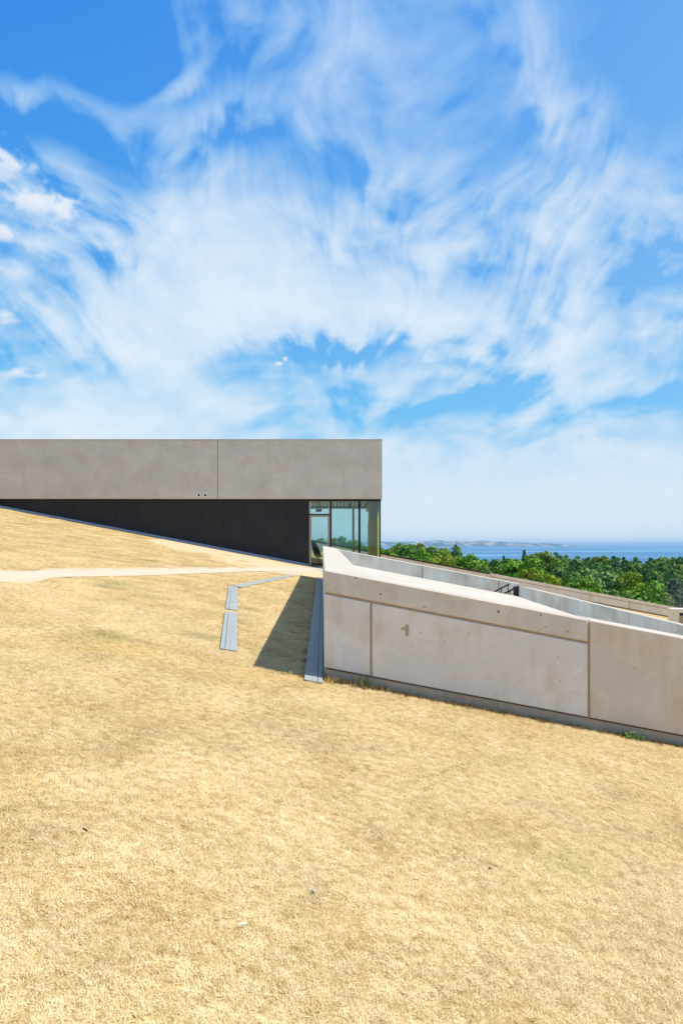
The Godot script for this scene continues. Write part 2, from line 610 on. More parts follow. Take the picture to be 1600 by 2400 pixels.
func bare_branches(st: SurfaceTool, from: Vector3, dir: Vector3, len: float, r: float, deep: int) -> void:
	var to := from + dir * len
	tube(st, from, to, r, r * 0.68, 5, false)
	if deep == 0:
		return
	for i in (3 if deep > 2 else 2):
		var turn := Vector3(rng.randfn(), rng.randf_range(-0.1, 0.8), rng.randfn()).normalized()
		bare_branches(st, from + dir * len * rng.randf_range(0.6, 1.0), (dir + turn * 0.75).normalized(), len * rng.randf_range(0.6, 0.82), r * 0.6, deep - 1)


func tree(called: String, label: String, at: Vector3, top: float, r: float, crown: Mesh, crown_mat: Material, stretch: float, group: String) -> Node3D:
	var o := thing(called, label, "tree", at, group)
	var c := MeshInstance3D.new()
	c.name = "crown"
	c.mesh = crown
	c.material_override = crown_mat
	c.position = Vector3(0, top - at.y, 0)
	c.rotation.y = rng.randf() * TAU
	c.scale = Vector3(r, r * stretch, r)
	o.add_child(c)
	var t := MeshInstance3D.new()
	t.name = "trunk"
	t.mesh = M.trunk
	t.material_override = M.bark
	t.scale = Vector3(1, (top - at.y) * 0.85, 1)
	o.add_child(t)
	return o


# ---------------------------------------------------------------- walls of cast concrete
# drain cover: one metre-long cover of two strips with lifting slots left open between bridges
func cover_plate(parent: Node3D, near: Vector2, far: Vector2, wide: float, flip: bool, holes: int) -> void:
	var along := (far - near)
	var len := along.length()
	along = along.normalized()
	var across := Vector2(along.y, -along.x)
	if flip: across = -across
	# two strips, the wide one broken by slots
	var st := mb()
	var put := func(a0: float, a1: float, l0: float, l1: float) -> void:
		var p := []
		for k: Vector2 in [Vector2(a0, l0), Vector2(a1, l0), Vector2(a0, l1), Vector2(a1, l1)]:
			p.append(near + across * k.x + along * k.y)
		slopeblock(st, p, func(x, d): return lawn(x, d) + 0.004, func(x, d): return lawn(x, d) + 0.024, 0.002)
	put.call(-wide / 2, -wide * 0.24, 0.0, len)
	put.call(-wide * 0.21, wide * 0.02, 0.0, len)
	put.call(wide * 0.09, wide / 2, 0.0, len)
	var step := len / holes
	for i in holes:
		put.call(wide * 0.02, wide * 0.09, i * step + (0.012 if i > 0 else 0.0), (i + 1) * step - (0.012 if i < holes - 1 else 0.0))
	obj("cover_plate", done(st), M.steel, parent)


func drain(label: String, runs: Array, wide: float, flip := false, piece := 1.0) -> Node3D:
	var first: Vector2 = runs[0][0]
	var o := thing("drain_channel", label, "drain cover", Vector3(first.x, lawn(first.x, first.y), -first.y))
	var bed := mb()
	for run: Array in runs:
		var a: Vector2 = run[0]
		var b: Vector2 = run[1]
		var n := maxi(1, int(round((b - a).length() / piece)))
		for i in n:
			var p := a.lerp(b, float(i) / n)
			var q := a.lerp(b, float(i + 1) / n)
			cover_plate(o, p, q - (q - p).normalized() * 0.008, wide, flip, maxi(2, int((q - p).length() / 0.36)))
		var along := (b - a).normalized()
		var across := Vector2(along.y, -along.x) * (wide / 2 - 0.004)
		slopeblock(bed, [a - across, a + across, b - across, b + across], func(x, d): return lawn(x, d) - 0.05, func(x, d): return lawn(x, d) + 0.003)
	obj("channel_bed", done(bed), M.dark_metal, o)
	return o


# a wall front facing the photographer in cast pieces: panels between x stops, plinth and (where asked) a coping band
func wall_piece(parent: Node3D, called: String, x0: float, x1: float, d0: float, d1: float, lo: Callable, hi: Callable, m: Material, bev := 0.006) -> MeshInstance3D:
	var st := mb()
	slopeblock(st, rect(x0, x1, d0, d1), lo, hi, bev)
	return obj(called, done(st), m, parent)


func label_part(o: Node3D, label: String) -> void:
	o.set_meta("label", label)


# a strip on the ground between two polylines of (x, d), lifted by up
func ground_strip(left: Array, right: Array, up: float, wobble: float) -> ArrayMesh:
	var st := mb()
	st.set_smooth_group(0)
	var n := noise(77, 1.1, 3)
	var rows := []
	var steps := 60
	for i in steps + 1:
		var t := float(i) / steps
		var a := along_line(left, t)
		var b := along_line(right, t)
		var side := (b - a).normalized()
		a += side * n.get_noise_2d(a.x * 2.0, a.y * 2.0) * wobble
		b += side * n.get_noise_2d(b.x * 2.0 + 40.0, b.y * 2.0) * wobble
		var row := []
		for k in 7:
			var p := a.lerp(b, k / 6.0)
			row.append(Vector3(p.x, lawn(p.x, p.y) + up, -p.y))
		rows.append(row)
	for i in steps:
		for k in 6:
			var mid: Vector3 = rows[i][k] - Vector3(0, 5, 0)
			quad(st, rows[i][k], rows[i][k + 1], rows[i + 1][k + 1], rows[i + 1][k], mid)
	return done(st)


func along_line(pts: Array, t: float) -> Vector2:
	var f := t * (pts.size() - 1)
	var i := mini(int(f), pts.size() - 2)
	# smooth through the points
	var p0: Vector2 = pts[maxi(i - 1, 0)]
	var p1: Vector2 = pts[i]
	var p2: Vector2 = pts[i + 1]
	var p3: Vector2 = pts[mini(i + 2, pts.size() - 1)]
	return p1.cubic_interpolate(p2, p0, p3, f - i)


func grid_sheet(xs: Array, ds: Array, height: Callable) -> ArrayMesh:
	var st := mb()
	for j in ds.size():
		for i in xs.size():
			st.set_uv(Vector2(xs[i], ds[j]))
			st.add_vertex(Vector3(xs[i], height.call(xs[i], ds[j]), -ds[j]))
	for j in ds.size() - 1:
		for i in xs.size() - 1:
			var a := j * xs.size() + i
			var b := a + 1
			var c := a + xs.size()
			var d := c + 1
			for k: int in [a, c, b, b, c, d]:
				st.add_index(k)
	st.generate_normals()
	return done(st)


# ---------------------------------------------------------------- the scene
func _ready() -> void:
	rng.seed = 20240611
	seed(20240611)
	camera_and_light()
	materials()
	land()
	museum()
	court_walls()
	far_wall()
	path_and_drains()
	forest()
	lawn_grass()
	small_things()


func camera_and_light() -> void:
	var cam := Camera3D.new()
	cam.name = "camera"
	add_child(cam)
	cam.position = Vector3(0, 1.6, 0)
	# a level wide lens, shifted up a little, so that uprights stay upright
	cam.set_frustum(0.15, Vector2(0.0, 0.004875), 0.1, 150000.0)
	cam.current = true

	var env := Environment.new()
	env.background_mode = Environment.BG_SKY
	var sky := Sky.new()
	var pano := PanoramaSkyMaterial.new()
	pano.panorama = build_sky()
	sky.sky_material = pano
	env.sky = sky
	env.background_energy_multiplier = 0.645
	env.ambient_light_source = Environment.AMBIENT_SOURCE_SKY
	env.tonemap_mode = Environment.TONE_MAPPER_LINEAR
	env.tonemap_exposure = 1.62
	env.sdfgi_enabled = true
	env.ssao_enabled = true
	env.ssil_enabled = true
	env.fog_enabled = true
	env.fog_density = 0.00006
	env.fog_light_color = Color(0.66, 0.84, 1.0)
	var we := WorldEnvironment.new()
	we.name = "world_environment"
	we.environment = env
	add_child(we)

	var sun := DirectionalLight3D.new()
	sun.name = "sun"
	add_child(sun)
	sun.light_energy = 1.38
	sun.light_color = Color(1.0, 0.965, 0.90)
	sun.light_angular_distance = 0.5
	sun.shadow_enabled = true
	# from the right, a hair behind the fronts, 53 degrees up
	sun.look_at_from_position(Vector3.ZERO, Vector3(-0.78, -1.045, 0.10), Vector3.UP)


func materials() -> void:
	var rough_grain := NoiseTexture2D.new()
	rough_grain.width = 512
	rough_grain.height = 512
	rough_grain.seamless = true
	rough_grain.noise = noise(31, 0.09, 4)
	M.grain = rough_grain
	var wall_tex := concrete(101, 2048, 512, Color8(219, 210, 204), Color8(202, 185, 165), Color8(223, 215, 213), 0.85, 0.45, 160, Vector2(0, 1), 1.0)
	var band_tex := concrete(202, 2048, 256, Color8(209, 196, 183), Color8(188, 168, 146), Color8(216, 206, 197), 0.9, 0.4, 760, Vector2(0.0, 1.0), 1.35)
	var front_tex := concrete(303, 2048, 512, Color8(203, 194, 185), Color8(187, 173, 159), Color8(212, 203, 196), 0.75, 0.25, 60)
	var inner_tex := concrete(404, 1024, 512, Color8(192, 190, 180), Color8(170, 168, 156), Color8(208, 207, 201), 1.3, 0.5, 120)
	var top_tex := concrete(505, 1024, 512, Color8(174, 168, 159), Color8(164, 152, 134), Color8(181, 177, 171), 0.7, 0.2, 200)
	M.cast = grain_relief(world_mapped(wall_tex, Vector3(8, 2, 8)), rough_grain, 0.15)
	M.cast_brown = world_mapped(wall_tex, Vector3(8.6, 2.3, 8), 0.85, Vector3(0.37, 0.21, 0))
	M.cast_brown.albedo_color = Color(0.955, 0.925, 0.885)
	M.band = world_mapped(band_tex, Vector3(8, 1, 8))
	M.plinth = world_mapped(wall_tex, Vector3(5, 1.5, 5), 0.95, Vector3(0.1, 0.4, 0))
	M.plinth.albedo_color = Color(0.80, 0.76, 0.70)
	var sand_tex := concrete(606, 1024, 256, Color8(230, 218, 203), Color8(216, 198, 174), Color8(236, 228, 218), 1.0, 0.5, 30)
	M.core = mat(Color8(168, 148, 124), 0.95)
	M.gap_shade = mat(Color8(92, 82, 74), 0.95)  # dark tone for the shade between panels and plinth
	M.front = world_mapped(front_tex, Vector3(14, 3.5, 14))
	M.inner = world_mapped(inner_tex, Vector3(6, 3, 6))
	M.top = world_mapped(top_tex, Vector3(6, 6, 3))
	M.sand_wall = world_mapped(sand_tex, Vector3(12, 3, 12))
	M.steel = mat(Color8(146, 152, 152), 0.6, 0.2)
	M.kerb = mat(Color8(150, 160, 180), 0.5, 0.4)
	M.dark_metal = mat(Color8(34, 34, 38), 0.5, 0.3)
	M.black_panel = mat(Color8(15, 12, 22), 0.6)
	M.black_panel_b = mat(Color8(13, 11, 19), 0.55)
	M.joint_black = mat(Color8(14, 13, 17), 0.8)
	M.black_frame = mat(Color8(18, 17, 19), 0.45, 0.2)
	M.door_frame = mat(Color8(158, 140, 128), 0.45, 0.3)
	M.white = mat(Color8(225, 225, 220), 0.6)
	M.ceiling = mat(Color8(176, 184, 186), 0.8)
	M.slat = mat(Color8(240, 242, 240), 0.7)
	M.olive = mat(Color8(206, 170, 66), 0.6)
	M.grey_trim = mat(Color8(176, 168, 156), 0.7)
	M.floor = mat(Color8(224, 218, 204), 0.6)
	M.lamp_grey = mat(Color8(92, 112, 122), 0.5, 0.3)
	M.sign_grey = mat(Color8(104, 116, 118), 0.6)
	M.leather = mat(Color8(26, 24, 24), 0.4)
	M.bark = mat(Color8(96, 84, 72), 0.9)
	M.pale_bark = mat(Color8(150, 142, 136), 0.9)

	var tinted := StandardMaterial3D.new()
	tinted.albedo_color = Color(0.74, 0.90, 0.885, 0.0)
	tinted.roughness = 0.0
	tinted.metallic_specular = 0.5
	tinted.transparency = BaseMaterial3D.TRANSPARENCY_ALPHA
	tinted.refraction_enabled = true
	tinted.refraction_scale = 0.05
	M.tinted_glass = tinted
	var clear := StandardMaterial3D.new()
	clear.albedo_color = Color(0.75, 0.88, 0.86, 0.06)
	clear.roughness = 0.02
	clear.transparency = BaseMaterial3D.TRANSPARENCY_ALPHA
	M.clear_glass = clear

	n_tone = noise(41, 0.5, 4)
	n_patch = noise(42, 3.4, 4)
	n_spot = noise(43, 0.9, 3)
	# scorched grass seen as a surface: its tone by place, and a fine criss-cross of stalks over it
	var tone := Image.create(1024, 1024, false, Image.FORMAT_RGB8)
	for y in 1024:
		for x in 1024:
			var t := lawn_tone(-22.0 + (x + 0.5) / 1024.0 * 44.0, -4.0 + (y + 0.5) / 1024.0 * 44.0)
			tone.set_pixel(x, y, Color(0.62 * t.r, 0.475 * t.g, 0.245 * t.b).linear_to_srgb())
	var stalks := Image.create(1024, 1024, false, Image.FORMAT_RGBA8)
	stalks.fill(Color8(196, 192, 184))
	for i in 26000:
		var p := Vector2(rng.randf(), rng.randf()) * 1024.0
		var a := rng.randf() * TAU
		var dir := Vector2(cos(a), sin(a))
		var v := rng.randf_range(0.45, 1.0) if rng.randf() < 0.6 else rng.randf_range(0.85, 1.0)
		var c := Color(v, v * rng.randf_range(0.94, 1.0), v * rng.randf_range(0.84, 1.0))
		for s in rng.randi_range(8, 26):
			p += dir
			dir = dir.rotated(rng.randf_range(-0.05, 0.05))
			stalks.set_pixel(posmod(int(p.x), 1024), posmod(int(p.y), 1024), c)
	var lawn_m := mat(Color.WHITE, 0.95)
	lawn_m.albedo_texture = ImageTexture.create_from_image(tone)
	lawn_m.uv1_scale = Vector3(1 / 44.0, 1 / 44.0, 1)
	lawn_m.uv1_offset = Vector3(0.5, 4.0 / 44.0, 0)
	lawn_m.detail_enabled = true
	lawn_m.detail_blend_mode = BaseMaterial3D.BLEND_MODE_MUL
	lawn_m.detail_albedo = ImageTexture.create_from_image(stalks)
	lawn_m.detail_uv_layer = BaseMaterial3D.DETAIL_UV_2
	lawn_m.uv2_triplanar = true
	lawn_m.uv2_world_triplanar = true
	lawn_m.uv2_scale = Vector3(1 / 1.9, 1 / 1.9, 1 / 1.9)
	lawn_m.metallic_specular = 0.1
	M.lawn = lawn_m
	var m := mat(Color.WHITE, 0.85)
	m.vertex_color_use_as_albedo = true
	m.metallic_specular = 0.25
	m.cull_mode = BaseMaterial3D.CULL_DISABLED
	m.backlight_enabled = true
	m.backlight = Color(0.35, 0.35, 0.35)
	M.straw = m
	# grit of the trodden path
	var grit := Image.create(512, 512, false, Image.FORMAT_RGB8)
	for y in 512:
		for x in 512:
			var v := 0.80 + 0.10 * n_patch.get_noise_2d(x * 0.35, y * 0.35) + rng.randf_range(-0.07, 0.07)
			if rng.randf() < 0.012: v -= 0.22
			grit.set_pixel(x, y, Color(v * 0.98, v * 0.93, v * 0.86))
	M.grit = world_mapped(ImageTexture.create_from_image(grit), Vector3(3, 3, 3), 0.95)
	M.grit.albedo_color = Color(0.905, 0.885, 0.85)
	M.sand = world_mapped(ImageTexture.create_from_image(grit), Vector3(4, 4, 4), 0.95)
	M.sand.albedo_color = Color(0.93, 0.865, 0.75)


# ---------------------------------------------------------------- land, water, far coast
func land() -> void:
	var xs := [-90.0, -62.0, -61.0, -40.0, -30.0, -24.0, -20.0, -16.0, -12.0, -8.0, -6.0, -4.0, -2.0, 0.0, 2.0, 4.0, 6.0, 8.0, 12.0, 16.0, 20.0, 26.0, 31.9, 33.0, 60.0]
	var ds := [-95.0, -71.0, -70.0, -40.0, -20.0, -8.0, -4.0, -2.0, 0.0, 2.0, 4.0, 6.0, 8.0, 10.0, 12.0, 14.0, 17.0, 20.0, 24.0, 28.0, 32.0, 38.0, 44.0, 50.0, 57.9, 59.0, 70.0]
	var roof_lawn := func(x: float, d: float) -> float:
		var y := lawn(maxf(x, -24.0), d) + minf(x + 24.0, 0.0) * 0.05
		if x < -61.5 or x > 32.0 or d < -70.5 or d > 58.0:
			y = minf(y, forest_floor(x, d) - 2.0) if x < -70.0 or x > 40.0 or d < -80.0 or d > 65.0 else y - 1.5
		return y
	var g := obj("ground", grid_sheet(xs, ds, roof_lawn), M.lawn)
	tag(g, "sloping lawn of straw coloured scorched grass falling to the right", "", "", "structure")

	var tx := []
	var td := []
	for i in 41:
		var t := (i - 20) / 20.0
		tx.append(signf(t) * pow(absf(t), 2.2) * 5000.0)
	for i in 51:
		td.append(-5000.0 * pow(1.0 - i / 20.0, 2.0) if i < 20 else 800.0 * pow((i - 20) / 30.0, 1.6))
	var bumps := noise(51, 0.01, 3)
	var under := func(x: float, d: float) -> float:
		var y := forest_floor(x, d) + bumps.get_noise_2d(x, d) * 1.5
		if d > -85.0 and d < 68.0 and x > -80.0 and x < 45.0:
			y = minf(y, lawn(maxf(x, -24.0), d) - 6.0)
		return y
	var t := obj("terrain", grid_sheet(tx, td, under), mat(Color8(52, 66, 34), 0.95))
	tag(t, "dark green forest floor falling away below the trees to the shore", "", "", "structure")

	var waves := Image.create(512, 512, false, Image.FORMAT_RGB8)
	var n := noise(61, 0.012, 4)
	for y in 512:
		for x in 512:
			var v := n.get_noise_2d(x * 0.6, y * 2.5)
			waves.set_pixel(x, y, Color8(64, 110, 146).lerp(Color8(122, 164, 188), smoothstep(0.08, 0.5, v)).lerp(Color8(50, 96, 136), smoothstep(0.0, -0.4, v) * 0.7))
	var wm := mat(Color.WHITE, 0.55)
	wm.albedo_texture = ImageTexture.create_from_image(waves)
	wm.uv1_scale = Vector3(1 / 9000.0, 1 / 5200.0, 1)
	wm.metallic_specular = 0.22
	var sea_x := [-60000.0, -20000.0, -6000.0, 0.0, 6000.0, 20000.0, 60000.0]
	var sea_d := [-20000.0, 0.0, 300.0, 1000.0, 2000.0, 4000.0, 8000.0, 16000.0, 32000.0, 70000.0]
	var sea := obj("sea", grid_sheet(sea_x, sea_d, func(_x, _d): return -22.0), wm)
	tag(sea, "calm blue bay with paler streaks beyond the forest", "", "", "structure")

	# the far shore, thirteen kilometres away: low hills with pale fields
	var hill := noise(71, 0.0011, 4)
	var field := noise(72, 0.0022, 2)
	var st := mb()
	var cols := 150
	var rows := 9
	for j in rows:
		for i in cols:
			var x := -4200.0 + 9500.0 * i / (cols - 1)
			var end := smoothstep(5250.0, 2800.0, x) * 0.75 + 0.25 * smoothstep(5250.0, 4700.0, x)
			var t2 := float(j) / (rows - 1)
			var d := 13000.0 + 2200.0 * t2 + hill.get_noise_2d(x, 900.0) * 500.0
			var h := (104.0 + hill.get_noise_2d(x * 2.2, t2 * 800.0) * 46.0 + 14.0 * exp(-pow((x - 3120.0) / 260.0, 2.0))) * end * sin(minf(t2 * 2.3, PI / 2))
			if t2 > 0.7: h *= 1.0 - (t2 - 0.7) * 1.5
			var c := Color(0.03, 0.07, 0.055)
			if field.get_noise_2d(x * 1.4, d * 1.2) > 0.16 and t2 < 0.75 and t2 > 0.05:
				c = Color(0.42, 0.32, 0.24)
			elif field.get_noise_2d(x * 1.6 + 3000.0, d) > 0.30:
				c = Color(0.08, 0.12, 0.07)
			st.set_color(c)
			st.add_vertex(Vector3(x, -23.0 + maxf(h, 0.0), -d))
	for j in rows - 1:
		for i in cols - 1:
			var a := j * cols + i
			for k: int in [a, a + cols, a + 1, a + 1, a + cols, a + cols + 1]:
				st.add_index(k)
	st.generate_normals()
	var hm := mat(Color.WHITE, 0.95)
	hm.vertex_color_use_as_albedo = true
	hm.metallic_specular = 0.1
	var hills := obj("hills", done(st), hm)
	tag(hills, "low hazy blue coast with pale fields across the bay", "", "", "structure")


# ---------------------------------------------------------------- the building
func museum() -> void:
	var o := thing("museum_building", "long low concrete and black building with a glazed corner set into the lawn", "building", Vector3(-1.43, 0.67, -30.2))
	var soffit := 3.64
	var crown := 6.23
	# cast front beams
	var joint := -5.42
	for p: Array in [[joint + 0.012, 1.79], [-21.0, joint - 0.012], [-38.0, -21.024]]:
		obj("concrete_beam", boxm(Vector3(p[0], soffit, -30.25), Vector3(p[1], crown, -29.95), 0.012), M.front, o)
	obj("beam_joint", boxm(Vector3(joint - 0.013, soffit + 0.01, -30.2), Vector3(joint + 0.013, crown - 0.01, -29.985)), M.core, o)
	obj("side_beam", boxm(Vector3(1.49, soffit, -41.5), Vector3(1.788, crown, -30.253), 0.012), M.front, o)
	obj("roof_coping", boxm(Vector3(-38.0, crown + 0.001, -30.3), Vector3(1.80, crown + 0.022, -29.93), 0.004), M.grey_trim, o)
	obj("roof", boxm(Vector3(-38.0, 5.3, -41.5), Vector3(1.485, 5.75, -30.255)), M.ceiling, o)
	# two drain outlets in the beam
	for x: float in [-6.243, -5.96]:
		var st := mb()
		for i in 20:
			var a := TAU * i / 20
			var b := TAU * (i + 1) / 20
			var c := Vector3(x, 3.80, 0)
			var ring := func(r: float, an: float, z: float) -> Vector3: return c + Vector3(cos(an) * r, sin(an) * r, z)
			var inside := c + Vector3(cos((a + b) / 2) * 0.075, sin((a + b) / 2) * 0.075, -29.96)
			quad(st, ring.call(0.055, a, -29.92), ring.call(0.055, b, -29.92), ring.call(0.095, b, -29.92), ring.call(0.095, a, -29.92), inside)
			quad(st, ring.call(0.095, a, -29.92), ring.call(0.095, b, -29.92), ring.call(0.095, b, -29.96), ring.call(0.095, a, -29.96), inside)
			quad(st, ring.call(0.055, a, -29.92), ring.call(0.055, b, -29.92), ring.call(0.055, b, -29.96), ring.call(0.055, a, -29.96), inside)
		var pipe := obj("drain_outlet", done(st), M.white, o)
		var hole := mb()
		tube(hole, Vector3(x, 3.80, -29.925), Vector3(x, 3.80, -29.952), 0.056, 0.056, 16)
		obj("opening", done(hole), M.joint_black, pipe)
	# black cladding: panels cut by the slope, on a dark backing
	var edge := -1.43
	var kerb_top := func(x: float) -> float: return lawn(x, 30.0) + 0.10
	var back := mb()
	prism(back, PackedVector2Array([Vector2(edge, lawn(edge, 30.2) - 0.3), Vector2(edge, soffit + 0.1), Vector2(-19.0, soffit + 0.1), Vector2(-19.0, soffit)]), 30.225, 30.42)
	obj("cladding_backing", done(back), M.joint_black, o)
	var rows := [0.0, 1.69, 2.71, soffit - 0.02]
	for k in 17:
		var x1 := edge - 0.942 * k - 0.0035
		var x0 := edge - 0.942 * (k + 1) + 0.0035
		for r in 3:
			var y0: float = rows[r] + 0.0035
			var y1: float = rows[r + 1] - 0.0035
			var poly := PackedVector2Array()
			# the panel's outline kept above the kerb's line
			var outline := [Vector2(x0, y0), Vector2(x1, y0), Vector2(x1, y1), Vector2(x0, y1)]
			for i in 4:
				var a: Vector2 = outline[i]
				var b: Vector2 = outline[(i + 1) % 4]
				var fa: float = a.y - kerb_top.call(a.x) + 0.03
				var fb: float = b.y - kerb_top.call(b.x) + 0.03
				if fa >= 0: poly.append(a)
				if (fa < 0) != (fb < 0): poly.append(a.lerp(b, fa / (fa - fb)))
			if poly.size() < 3: continue
			var st := mb()
			prism(st, poly, 30.2, 30.226)
			obj("black_panel", done(st), M.black_panel if (k * 3 + r * 2) % 5 else M.black_panel_b, o)
	# kerb of folded metal along the foot of the cladding
	for k in 17:
		var x1 := edge - 0.02 - 0.942 * k
		var x0 := x1 - 0.934
		var st := mb()
		slopeblock(st, rect(x0, x1, 29.99, 30.19), func(x, d): return lawn(x, d) - 0.12, func(x, d): return lawn(x, 30.0) + 0.10, 0.008)
		obj("metal_kerb", done(st), M.kerb, o)
	# glazed corner
	var glaze := 30.2
	var deep := 41.0
	obj("soffit", boxm(Vector3(-19.0, soffit + 0.001, -30.56), Vector3(1.485, soffit + 0.06, -30.252)), M.joint_black, o)
	obj("head_rail", boxm(Vector3(-1.43, 3.545, -30.28), Vector3(1.75, soffit, -30.16), 0.004), M.black_frame, o)
	for p: Array in [[-0.515, -0.43], [0.745, 0.84], [1.665, 1.73]]:
		obj("mullion", boxm(Vector3(p[0], -0.55, -30.29), Vector3(p[1], 3.543, -30.15), 0.004), M.black_frame, o)
	for p: Array in [[-0.427, 0.742], [0.843, 1.662]]:
		obj("window_pane", boxm(Vector3(p[0], 0.58, -30.23), Vector3(p[1], 3.543, -30.21)), M.tinted_glass, o)
	obj("bottom_rail", boxm(Vector3(-0.427, 0.42, -30.27), Vector3(1.662, 0.575, -30.17), 0.004), M.black_frame, o)
	var over := obj("transom_window", boxm(Vector3(-1.352, 2.995, -30.22), Vector3(-0.562, 3.543, -30.205)), M.tinted_glass, o)
	var fr := mb()
	box(fr, Vector3(-1.425, 2.935, -30.27), Vector3(-0.518, 2.99, -30.16), 0.004)
	obj("transom_bar", done(fr), M.black_frame, over)
	obj("frame", boxm(Vector3(-1.425, 2.992, -30.26), Vector3(-1.356, 3.543, -30.18), 0.004), M.grey_trim, over)
	obj("frame", boxm(Vector3(-0.558, 2.992, -30.26), Vector3(-0.518, 3.543, -30.18), 0.004), M.grey_trim, over)
	var door := obj("door", boxm(Vector3(-1.325, 0.815, -30.225), Vector3(-0.61, 2.86, -30.21)), M.tinted_glass, o)
	obj("frame", boxm(Vector3(-1.425, 0.70, -30.27), Vector3(-1.33, 2.93, -30.165), 0.006), M.door_frame, door)
	obj("frame", boxm(Vector3(-0.605, 0.70, -30.27), Vector3(-0.52, 2.93, -30.165), 0.006), M.door_frame, door)
	obj("frame", boxm(Vector3(-1.328, 2.863, -30.268), Vector3(-0.607, 2.93, -30.167), 0.006), M.door_frame, door)
	obj("sill", boxm(Vector3(-1.328, 0.70, -30.268), Vector3(-0.607, 0.81, -30.167), 0.006), M.black_frame, door)
	fr = mb()
	tube(fr, Vector3(-0.66, 1.55, -30.15), Vector3(-0.66, 1.95, -30.15), 0.014, 0.014, 8)
	tube(fr, Vector3(-0.66, 1.6, -30.15), Vector3(-0.66, 1.6, -30.208), 0.01, 0.01, 6)
	tube(fr, Vector3(-0.66, 1.9, -30.15), Vector3(-0.66, 1.9, -30.208), 0.01, 0.01, 6)
	obj("handle", done(fr), M.steel, door)
	obj("card_reader", boxm(Vector3(-0.755, 1.90, -30.208), Vector3(-0.665, 2.19, -30.18), 0.008), M.white, door)
	# inside: floor, ceiling with slats, back glazing, post, slatted right side
	obj("floor", boxm(Vector3(-3.5, 0.45, -deep), Vector3(1.66, 0.66, -30.3)), M.floor, o)
	obj("base", boxm(Vector3(-1.40, -0.75, -deep), Vector3(1.68, 0.415, -30.24)), M.front, o)
	obj("ceiling", boxm(Vector3(-3.5, 4.08, -deep), Vector3(1.485, 4.2, -30.4)), M.ceiling, o)
	for k in 24:
		var x := -3.4 + 0.2 * k
		if x + 0.1 < 1.48:
			obj("ceiling_slat", boxm(Vector3(x, 3.94, -deep + 0.1), Vector3(x + 0.1, 4.078, -30.45)), M.slat, o)
	obj("inner_wall", boxm(Vector3(-3.75, 0.45, -deep), Vector3(-3.52, 5.2, -30.43)), M.slat, o)
	obj("back_head", boxm(Vector3(-3.5, 3.80, -deep - 0.1), Vector3(1.66, 4.3, -deep - 0.003)), M.ceiling, o)
	for p: Array in [[-3.45, -0.6], [-0.55, 0.64], [0.78, 1.6]]:
		obj("rear_pane", boxm(Vector3(p[0], 0.66, -deep - 0.05), Vector3(p[1], 3.80, -deep - 0.04)), M.clear_glass, o)
	obj("rear_post", boxm(Vector3(0.645, 0.66, -deep - 0.09), Vector3(0.775, 3.799, -deep - 0.01), 0.004), M.olive, o)
	obj("side_fascia", boxm(Vector3(1.60, 3.05, -deep + 0.05), Vector3(1.655, 4.3, -30.36)), M.grey_trim, o)
	for k in 21:
		var d := 30.5 + 0.5 * k
		obj("side_slat", boxm(Vector3(1.57, 0.665, -d - 0.38), Vector3(1.62, 3.047, -d), 0.01), M.olive, o)
	obj("side_pane", boxm(Vector3(1.68, 0.6, -deep), Vector3(1.69, 3.543, -30.3)), M.clear_glass, o)
	# a tilted ceiling lamp and a sign box, both seen from outside
	var lamp := mb()
	tube(lamp, Vector3(0.36, 3.36, -33.0), Vector3(0.46, 3.68, -33.0), 0.06, 0.06, 12)
	var spot := obj("spot_lamp", done(lamp), M.lamp_grey, o)
	lamp = mb()
	tube(lamp, Vector3(0.45, 3.66, -33.0), Vector3(0.47, 3.938, -33.0), 0.018, 0.018, 6)
	obj("stem", done(lamp), M.lamp_grey, spot)
	var sign_box := obj("sign_box", boxm(Vector3(-1.15, 3.10, -30.62), Vector3(-0.885, 3.225, -30.56), 0.01), M.sign_grey, o)
	obj("bracket", boxm(Vector3(-1.16, 3.265, -30.63), Vector3(-0.875, 3.335, -30.55), 0.008), M.sign_grey, sign_box)
	obj("hanger", boxm(Vector3(-1.03, 3.338, -30.60), Vector3(-1.0, 3.938, -30.58)), M.sign_grey, sign_box)

	# paving by the door
	var st := mb()
	slopeblock(st, rect(-1.42, 0.3, 28.1, 30.14), func(x, d): return lawn(x, d) - 0.1, func(x, d): return lawn(-0.9, 29.0) * 0.25 + lawn(x, d) * 0.75 + 0.03, 0.01)
	var slab := obj("entrance_slab", done(st), M.top)
	tag(slab, "pale concrete slab laid in front of the glass door", "", "", "structure")

	# a black shell chair inside the door
	var ch := thing("shell_chair", "black high backed shell chair standing just inside the glass door", "chair", Vector3(-1.02, 0.66, -31.6))
	st = mb()
	var base := Vector3(-1.02, 0.66, -31.6)
	var prof := [Vector2(0.30, 0.50), Vector2(0.12, 0.42), Vector2(-0.08, 0.40), Vector2(-0.20, 0.50), Vector2(-0.26, 0.72), Vector2(-0.30, 0.95), Vector2(-0.38, 1.12)]
	var half := [0.17, 0.26, 0.30, 0.31, 0.27, 0.22, 0.16]
	var lip := [0.02, 0.10, 0.16, 0.24, 0.22, 0.16, 0.06]
	var ringpts := []
	for i in prof.size():
		var row := []
		for k in 9:
			var w := (k - 4) / 4.0
			row.append(base + Vector3(prof[i].x + lip[i] * w * w, prof[i].y + lip[i] * w * w * 0.4, w * half[i]))
		ringpts.append(row)
